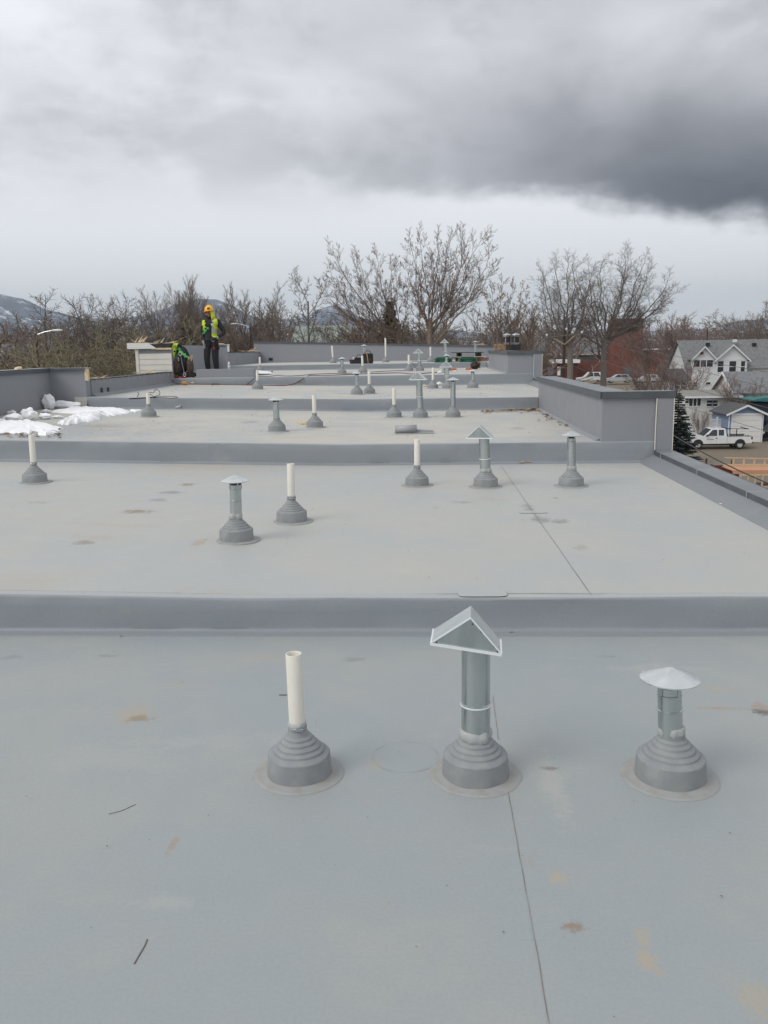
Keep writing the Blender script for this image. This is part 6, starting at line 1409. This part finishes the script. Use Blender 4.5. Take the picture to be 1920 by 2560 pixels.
for x in (-1.92, 1.78):
    for y in (-.83, .83): wheel(t, x, y, .38, .26)
    mb = MB(); mb.lathe([(.47, 0), (.47, .03)], 28, (x, -W2-.015, .44), (0, 1, 0)); mb.v = [(vx, vy, max(vz_, .50)) for vx, vy, vz_ in mb.v]; mb.obj('wheel_arch', M_BLACK, t)
mb = MB(); mb.box(2.84, 2.98, -W2+.02, W2-.02, .48, .64); mb.obj('rear_bumper', mat('dark_bumper', (.06, .06, .06), .5), t, bevel=.03)
mb = MB(); mb.box(2.70, 2.885, -W2-.01, -W2+.12, .84, 1.10); mb.obj('tail_light', mat('red_lens', (.30, .012, .018), .25), t, bevel=.02)
mb = MB(); mb.box(-2.88, -2.66, -W2-.008, -W2+.3, .80, .98); mb.obj('headlight', mat('lens', (.55, .57, .58), .15), t, bevel=.02)
mb = MB(); mb.box(-.42, -.22, -W2-.02, -W2+.004, .98, 1.02); mb.obj('door_handle', M_BLACK, t)
mb = MB(); mb.box(-1.25, -1.10, -W2-.22, -W2-.02, 1.16, 1.33); mb.obj('mirror', M_BLACK, t, bevel=.03)
for x in (-.30, .62): mb = MB(); mb.box(x-.006, x+.006, -W2-.004, -W2+.003, .56, 1.12); mb.obj('door_gap', M_BLACK, t)
mb = MB(); mb.box(-2.3, 2.3, -W2+.1, -W2+.3, .36, .47); mb.obj('sill', M_BLACK, t)
for x, m_ in ((.78, M_TRIM), (1.45, M_BLACK), (2.32, M_TRIM)):
    for y in (-.88, .88): mb = MB(); mb.bar((x, y, 1.17), (x+(.12 if x > 2 else 0), y, 1.78), .06); mb.obj('rack_post', m_, t)
    if x > 2 or x < 1: mb = MB(); mb.bar((x+(.12 if x > 2 else 0), -.95, 1.79), (x+(.12 if x > 2 else 0), .95, 1.79), .06); mb.obj('rack_bar', M_BLACK, t)
mb = MB(); mb.bar((.6, -.9, 1.83), (2.5, -.9, 1.79), .05); mb.obj('rack_rail', M_BLACK, t)
mb = MB(); mb.bar((2.12, -.9, 1.17), (2.40, -.9, 1.60), .06); mb.obj('rack_brace', M_TRIM, t)
mb = MB(); mb.box(-.95, -.55, -W2-.006, -W2+.002, .86, .90); mb.prism([(-1.12, .86), (-1.0, .86), (-1.06, .96)], -W2-.006, -W2+.002, 'y'); mb.obj('door_emblem', M_BLACK, t)

def car(px, py, Y, L, label, col, nose=-1, suv=False, name='parked_car', rz=0):
    p = aty(px, py, Y); t = thing(name, label, 'car', (p.x, Y, p.z), (0, 0, rz if nose < 0 else math.pi+rz), 'cars parked by the brick building'); k = L/4.5; H = 1.75 if suv else 1.48; Mp = car_paint('paint_'+label[:8], col); w = .88
    mb = MB(); mb.prism([(-2.2*k, .32), (2.2*k, .34), (2.25*k, .6), (2.2*k, .98), (1.3*k, 1.0), (-.9*k, .95), (-2.0*k, .82), (-2.25*k, .65)], -w, w, 'y'); mb.obj('body', Mp, t, bevel=.05)
    xr = 2.05*k if suv else 1.75*k
    mb = MB(); mb.add([(-1.15*k, -w+.03, .93), (xr+.05, -w+.03, .97), (xr+.05, w-.03, .97), (-1.15*k, w-.03, .93), (-.35*k, -w+.18, H), (xr-.35*k, -w+.18, H-.03), (xr-.35*k, w-.18, H-.03), (-.35*k, w-.18, H)], [(0, 3, 2, 1), (4, 5, 6, 7), (0, 1, 5, 4), (1, 2, 6, 5), (2, 3, 7, 6), (3, 0, 4, 7)]); mb.obj('cabin', Mp, t, bevel=.04)
    for sg in (-1, 1):
        def yy(z): return sg*(w-.03-.15*(z-.95)/(H-.95)+.008)
        for a0, a1, b0, b1 in ((-.88, .30, -.32, .30), (.40, 1.45, .40, 1.15)):
            z0, z1_ = 1.0, H-.10; mb = MB(); v = [(a0*k, yy(z0), z0), (a1*k, yy(z0), z0), (b1*k, yy(z1_), z1_), (b0*k, yy(z1_), z1_)]; mb.add(v+[(x, y-sg*.02, z) for x, y, z in v], [(0, 1, 2, 3), (7, 6, 5, 4), (0, 4, 5, 1), (1, 5, 6, 2), (2, 6, 7, 3), (3, 7, 4, 0)]); mb.obj('side_window', M_GLASS, t)
    for x in (-1.4*k, 1.4*k):
        for y in (-.76, .76): wheel(t, x, y, .33, .22)
    for y in (-.7, .7):
        mb = MB(); mb.box(2.12*k, 2.27*k, y-.14, y+.14, .72, .92); mb.obj('tail_light', bpy.data.materials['red_lens'], t, bevel=.02)
        mb = MB(); mb.box(-2.27*k, -2.05*k, y-.16, y+.16, .62, .76); mb.obj('headlight', bpy.data.materials['lens'], t, bevel=.02)
    return t
car(1546, 957, 152, 4.5, 'silver hatchback parked behind the big trees', (.50, .52, .54))
car(1476, 955, 155, 4.9, 'white sport utility vehicle parked left of the silver hatchback', (.74, .75, .76), -1, True)
car(1618, 957, 156, 4.4, 'white car half hidden by the thicket right of the silver hatchback', (.72, .73, .74))
car(1935, 1086, 83, 4.5, 'dark grey car cut by the right edge beside the garage', (.06, .07, .08), -1, True)

# ------------------------------------------------------------------ poles, wires, lamps
M_POLE = mat('pole_wood', (.075, .045, .035), .9, 0, .5, 3); M_WIRE = mat('wire_grey', (.12, .115, .11), .6)
pp = aty(1411, 840, 75); t = thing('utility_pole', 'brown wooden utility pole with tilted crossarm and white insulators', 'pole', (pp.x, 75, GZ(75)))
zt_ = aty(1411, 823, 75).z-GZ(75)
mb = MB(); mb.tube([(0, 0, -.3), (0, 0, zt_*.5), (0, 0, zt_)], [.17, .15, .12], 12); mb.obj('post', M_POLE, t, smooth=60)
L0, L1 = aty(1366, 843, 75)-t.location, aty(1456, 834, 75)-t.location
mb = MB(); mb.bar((L0.x, -.18, L0.z), (L1.x, -.18, L1.z), .12, .11); arm = mb.obj('crossarm', mat('arm_wood', (.16, .14, .12), .9), t)
for a_, s_ in ((L0, -1), (L1, 1)):
    mb = MB(); m2 = Vector((0, -.18, (L0.z+L1.z)/2-.75)); e_ = Vector((a_.x*.6, -.18, a_.z-.1)); mb.bar(m2, e_, .05); mb.obj('brace', M_WOOD, t)
ins = []
for px_, py_ in ((1367, 837), (1416, 822), (1455, 830)):
    q = aty(px_, py_, 74.8)-t.location; mb = MB(); mb.lathe([(.03, -.16), (.05, -.1), (.09, -.06), (.06, -.02), (.09, .02), (.05, .06), (.02, .09)], 12, tuple(q)); mb.obj('insulator', M_TRIM, arm, smooth=50); ins.append(q+t.location)
def wire(a, c, sag, r, label, m_=M_WIRE):
    a, c = Vector(a), Vector(c); P = [a.lerp(c, i/24)-Vector((0, 0, sag*4*(i/24)*(1-i/24))) for i in range(25)]
    mb = MB(); mb.tube(P, r, 5); tag(mb.obj('power_line', m_, smooth=60), label, 'power line')
wire(ins[1], aty(1990, 940, 40), .3, .012, 'thin power line from the pole top down to the right')
wire(ins[2], aty(1990, 985, 42), .3, .012, 'second thin power line sloping across the brick building')
wire(ins[0], aty(1250, 800, 130), .4, .014, 'power line leaving the pole to the left')
wire(aty(1411, 865, 75), aty(1990, 1035, 44), .35, .014, 'lower power line crossing the white house')
wire(aty(1411, 905, 74.8), aty(1990, 1098, 46), .3, .014, 'power line crossing in front of the garage')
wire(aty(1668, 1079, 27), aty(1990, 1235, 24), .12, .020, 'thick service cable sloping down across the pickup truck', M_CABLE)
def lamp(px0, py0, px1, py1, Y, label):
    a, c = aty(px0, py0, Y), aty(px1, py1, Y); t = thing('street_lamp', label, 'street lamp', (a.x, Y, GZ(Y)), group='street lamps'); h = a.z-GZ(Y)
    mb = MB(); mb.tube([(0, 0, -.3), (0, 0, h+.1)], [.11, .07], 10); mb.obj('post', M_POLE, t, smooth=60)
    dx, dz_ = c.x-a.x, c.z-a.z; mb = MB(); mb.tube([(0, 0, h), (dx*.4, 0, h+dz_*.7), (dx*.75, 0, h+dz_)], .045, 8); mb.obj('arm', M_GALV2, t, smooth=60)
    mb = MB(); mb.blob((dx*.92, 0, h+dz_), (abs(dx)*.22+.08, .16, .09), 2, 0); mb.obj('lamp_head', M_TRIM, t, smooth=60)
lamp(90, 838, 147, 826, 60, 'street lamp with a long pale arm above the left parapet')
lamp(625, 819, 583, 810, 78, 'street lamp right of the standing worker, arm to the left')
lamp(1769, 825, 1787, 818, 118, 'street lamp beyond the white house roof')

# ------------------------------------------------------------------ timber framing and brown lattice fence, lower right
t = thing('timber_frame', 'new timber framing with plywood floor at the lower right corner', 'framing', (19, 50, GZ(50)))
M_FR = mat('framing_timber', (.58, .44, .27), .8, 0, .4, 6, (.45, .31, .17)); M_PLY = mat('plywood', (.52, .26, .16), .8, 0, .4, 2, (.60, .36, .22))
A = aty(1845, 1163, 50); zf = aty(1845, 1171, 50).z
xL, xR = A.x, A.x+7
mb = HB(); mb.box(xL-.05, xR, 50.65, 52.5, zf-.25, zf-.20); mb.part('subfloor', M_PLY, t)
mb = HB(); mb.box(xL-.05, xR, 50.60, 50.648, zf-.42, zf-.2); mb.part('rim_board', M_PLY, t)
mb = HB(); mb.bar((xL, 52.3, A.z+.15), (xR, 52.3, A.z-.1), .09, .06); mb.part('top_plate', M_FR, t)
x = xL+.55
while x < xR:
    mb = HB(); mb.box(x-.045, x+.045, 52.25, 52.35, zf-.2, A.z+.10-.25*(x-xL)/7); mb.part('stud', M_FR, t); x += .62
mb = HB(); mb.box(xL, xR, 52.2, 52.4, zf-.199, zf-.08); mb.part('bottom_plate', M_FR, t)
x = xL+.35; 
mb = HB(); mb.box(xL+.3, xR, 50.4, 50.5, zf-.50, zf-.42); mb.part('top_plate', M_FR, t)
mb = HB(); mb.box(xL+.3, xR, 50.4, 50.5, zf-1.20, zf-1.12); mb.part('bottom_plate', M_FR, t)
while x < xR:
    mb = HB(); mb.box(x-.045, x+.045, 50.4, 50.5, zf-1.12, zf-.50); mb.part('stud', M_FR, t); x += .42
x = xL+.32
mb = HB(); mb.box(xL+.3, xR, 50.35, 52.4, GZ(50)-.2, zf-1.21); mb.part('lower_wall', mat('sheathing', (.30, .21, .13), .85, 0, .5, 3), t)
t = thing('lattice_screen', 'brown lattice screen left of the timber framing', 'fence', (16.8, 53, GZ(53)))
a, c = aty(1779, 1163, 53), aty(1846, 1163, 53); zt_ = a.z; zb_ = GZ(53)
mb = HB(); mb.box(a.x, c.x, 53.04, 53.10, zb_-.1, zt_-.02); mb.part('backing', mat('brown_boards', (.16, .055, .038), .9, 0, .5, 4), t)
mb = HB(); x = a.x-3
while x < c.x:
    for sg in (-1, 1):
        xa = x; xb = x+2.2
        if sg < 0: xa, xb = xb, xa
        P0, P1 = Vector((xa, 53+.012*sg, zt_-2.2)), Vector((xb, 53+.012*sg, zt_))
        for (u0, u1) in ((0.0, 1.0),):
            lo_, hi_ = 0.0, 1.0
            dx = P1.x-P0.x
            ts = sorted(((a.x-P0.x)/dx, (c.x-P0.x)/dx)); lo_, hi_ = max(0, ts[0]), min(1, ts[1])
            if hi_-lo_ > .05: mb.bar(P0.lerp(P1, lo_), P0.lerp(P1, hi_), .015, .04)
    x += .19
mb.part('lattice', mat('brown_lattice', (.20, .075, .052), .85, 0, .4, 6), t)['kind'] = 'stuff'
for x in (a.x, c.x): mb = HB(); mb.box(x-.05, x+.05, 52.95, 53.05, zb_-.1, zt_+.06); mb.part('post', mat('brown_post', (.12, .05, .035), .9), t)
for px_, py0, py1 in ((1766, 1148, 1165), (1830, 1152, 1170)):
    q = aty(px_, py0, 58); mb = MB(); mb.box(-.05, .05, -.05, .05, -.1, q.z-GZ(58)); mb.prism([(-.06, q.z-GZ(58)), (.06, q.z-GZ(58)), (0, q.z-GZ(58)+.08)], -.06, .06, 'y')
    tag(mb.obj('fence_post', M_POLE, loc=(q.x, 58, GZ(58))), 'brown stake %s the lattice screen' % ('left behind' if px_ < 1800 else 'right behind'), 'post')

# ------------------------------------------------------------------ air
HZ = bpy.data.materials.new('haze'); HZ.use_nodes = True; hn = HZ.node_tree; hn.nodes.clear()
ho = hn.nodes.new('ShaderNodeOutputMaterial'); hv = hn.nodes.new('ShaderNodeVolumePrincipled')
hv.inputs['Color'].default_value = (.78, .88, 1.0, 1); hv.inputs['Density'].default_value = 0.000085; hv.inputs['Anisotropy'].default_value = 0.2
hn.links.new(hv.outputs[0], ho.inputs['Volume'])
mb = MB(); mb.box(-12500, 12500, -3200, 12500, -130, 700); hz_ = tag(mb.obj('haze', HZ), None, None, kind='stuff')
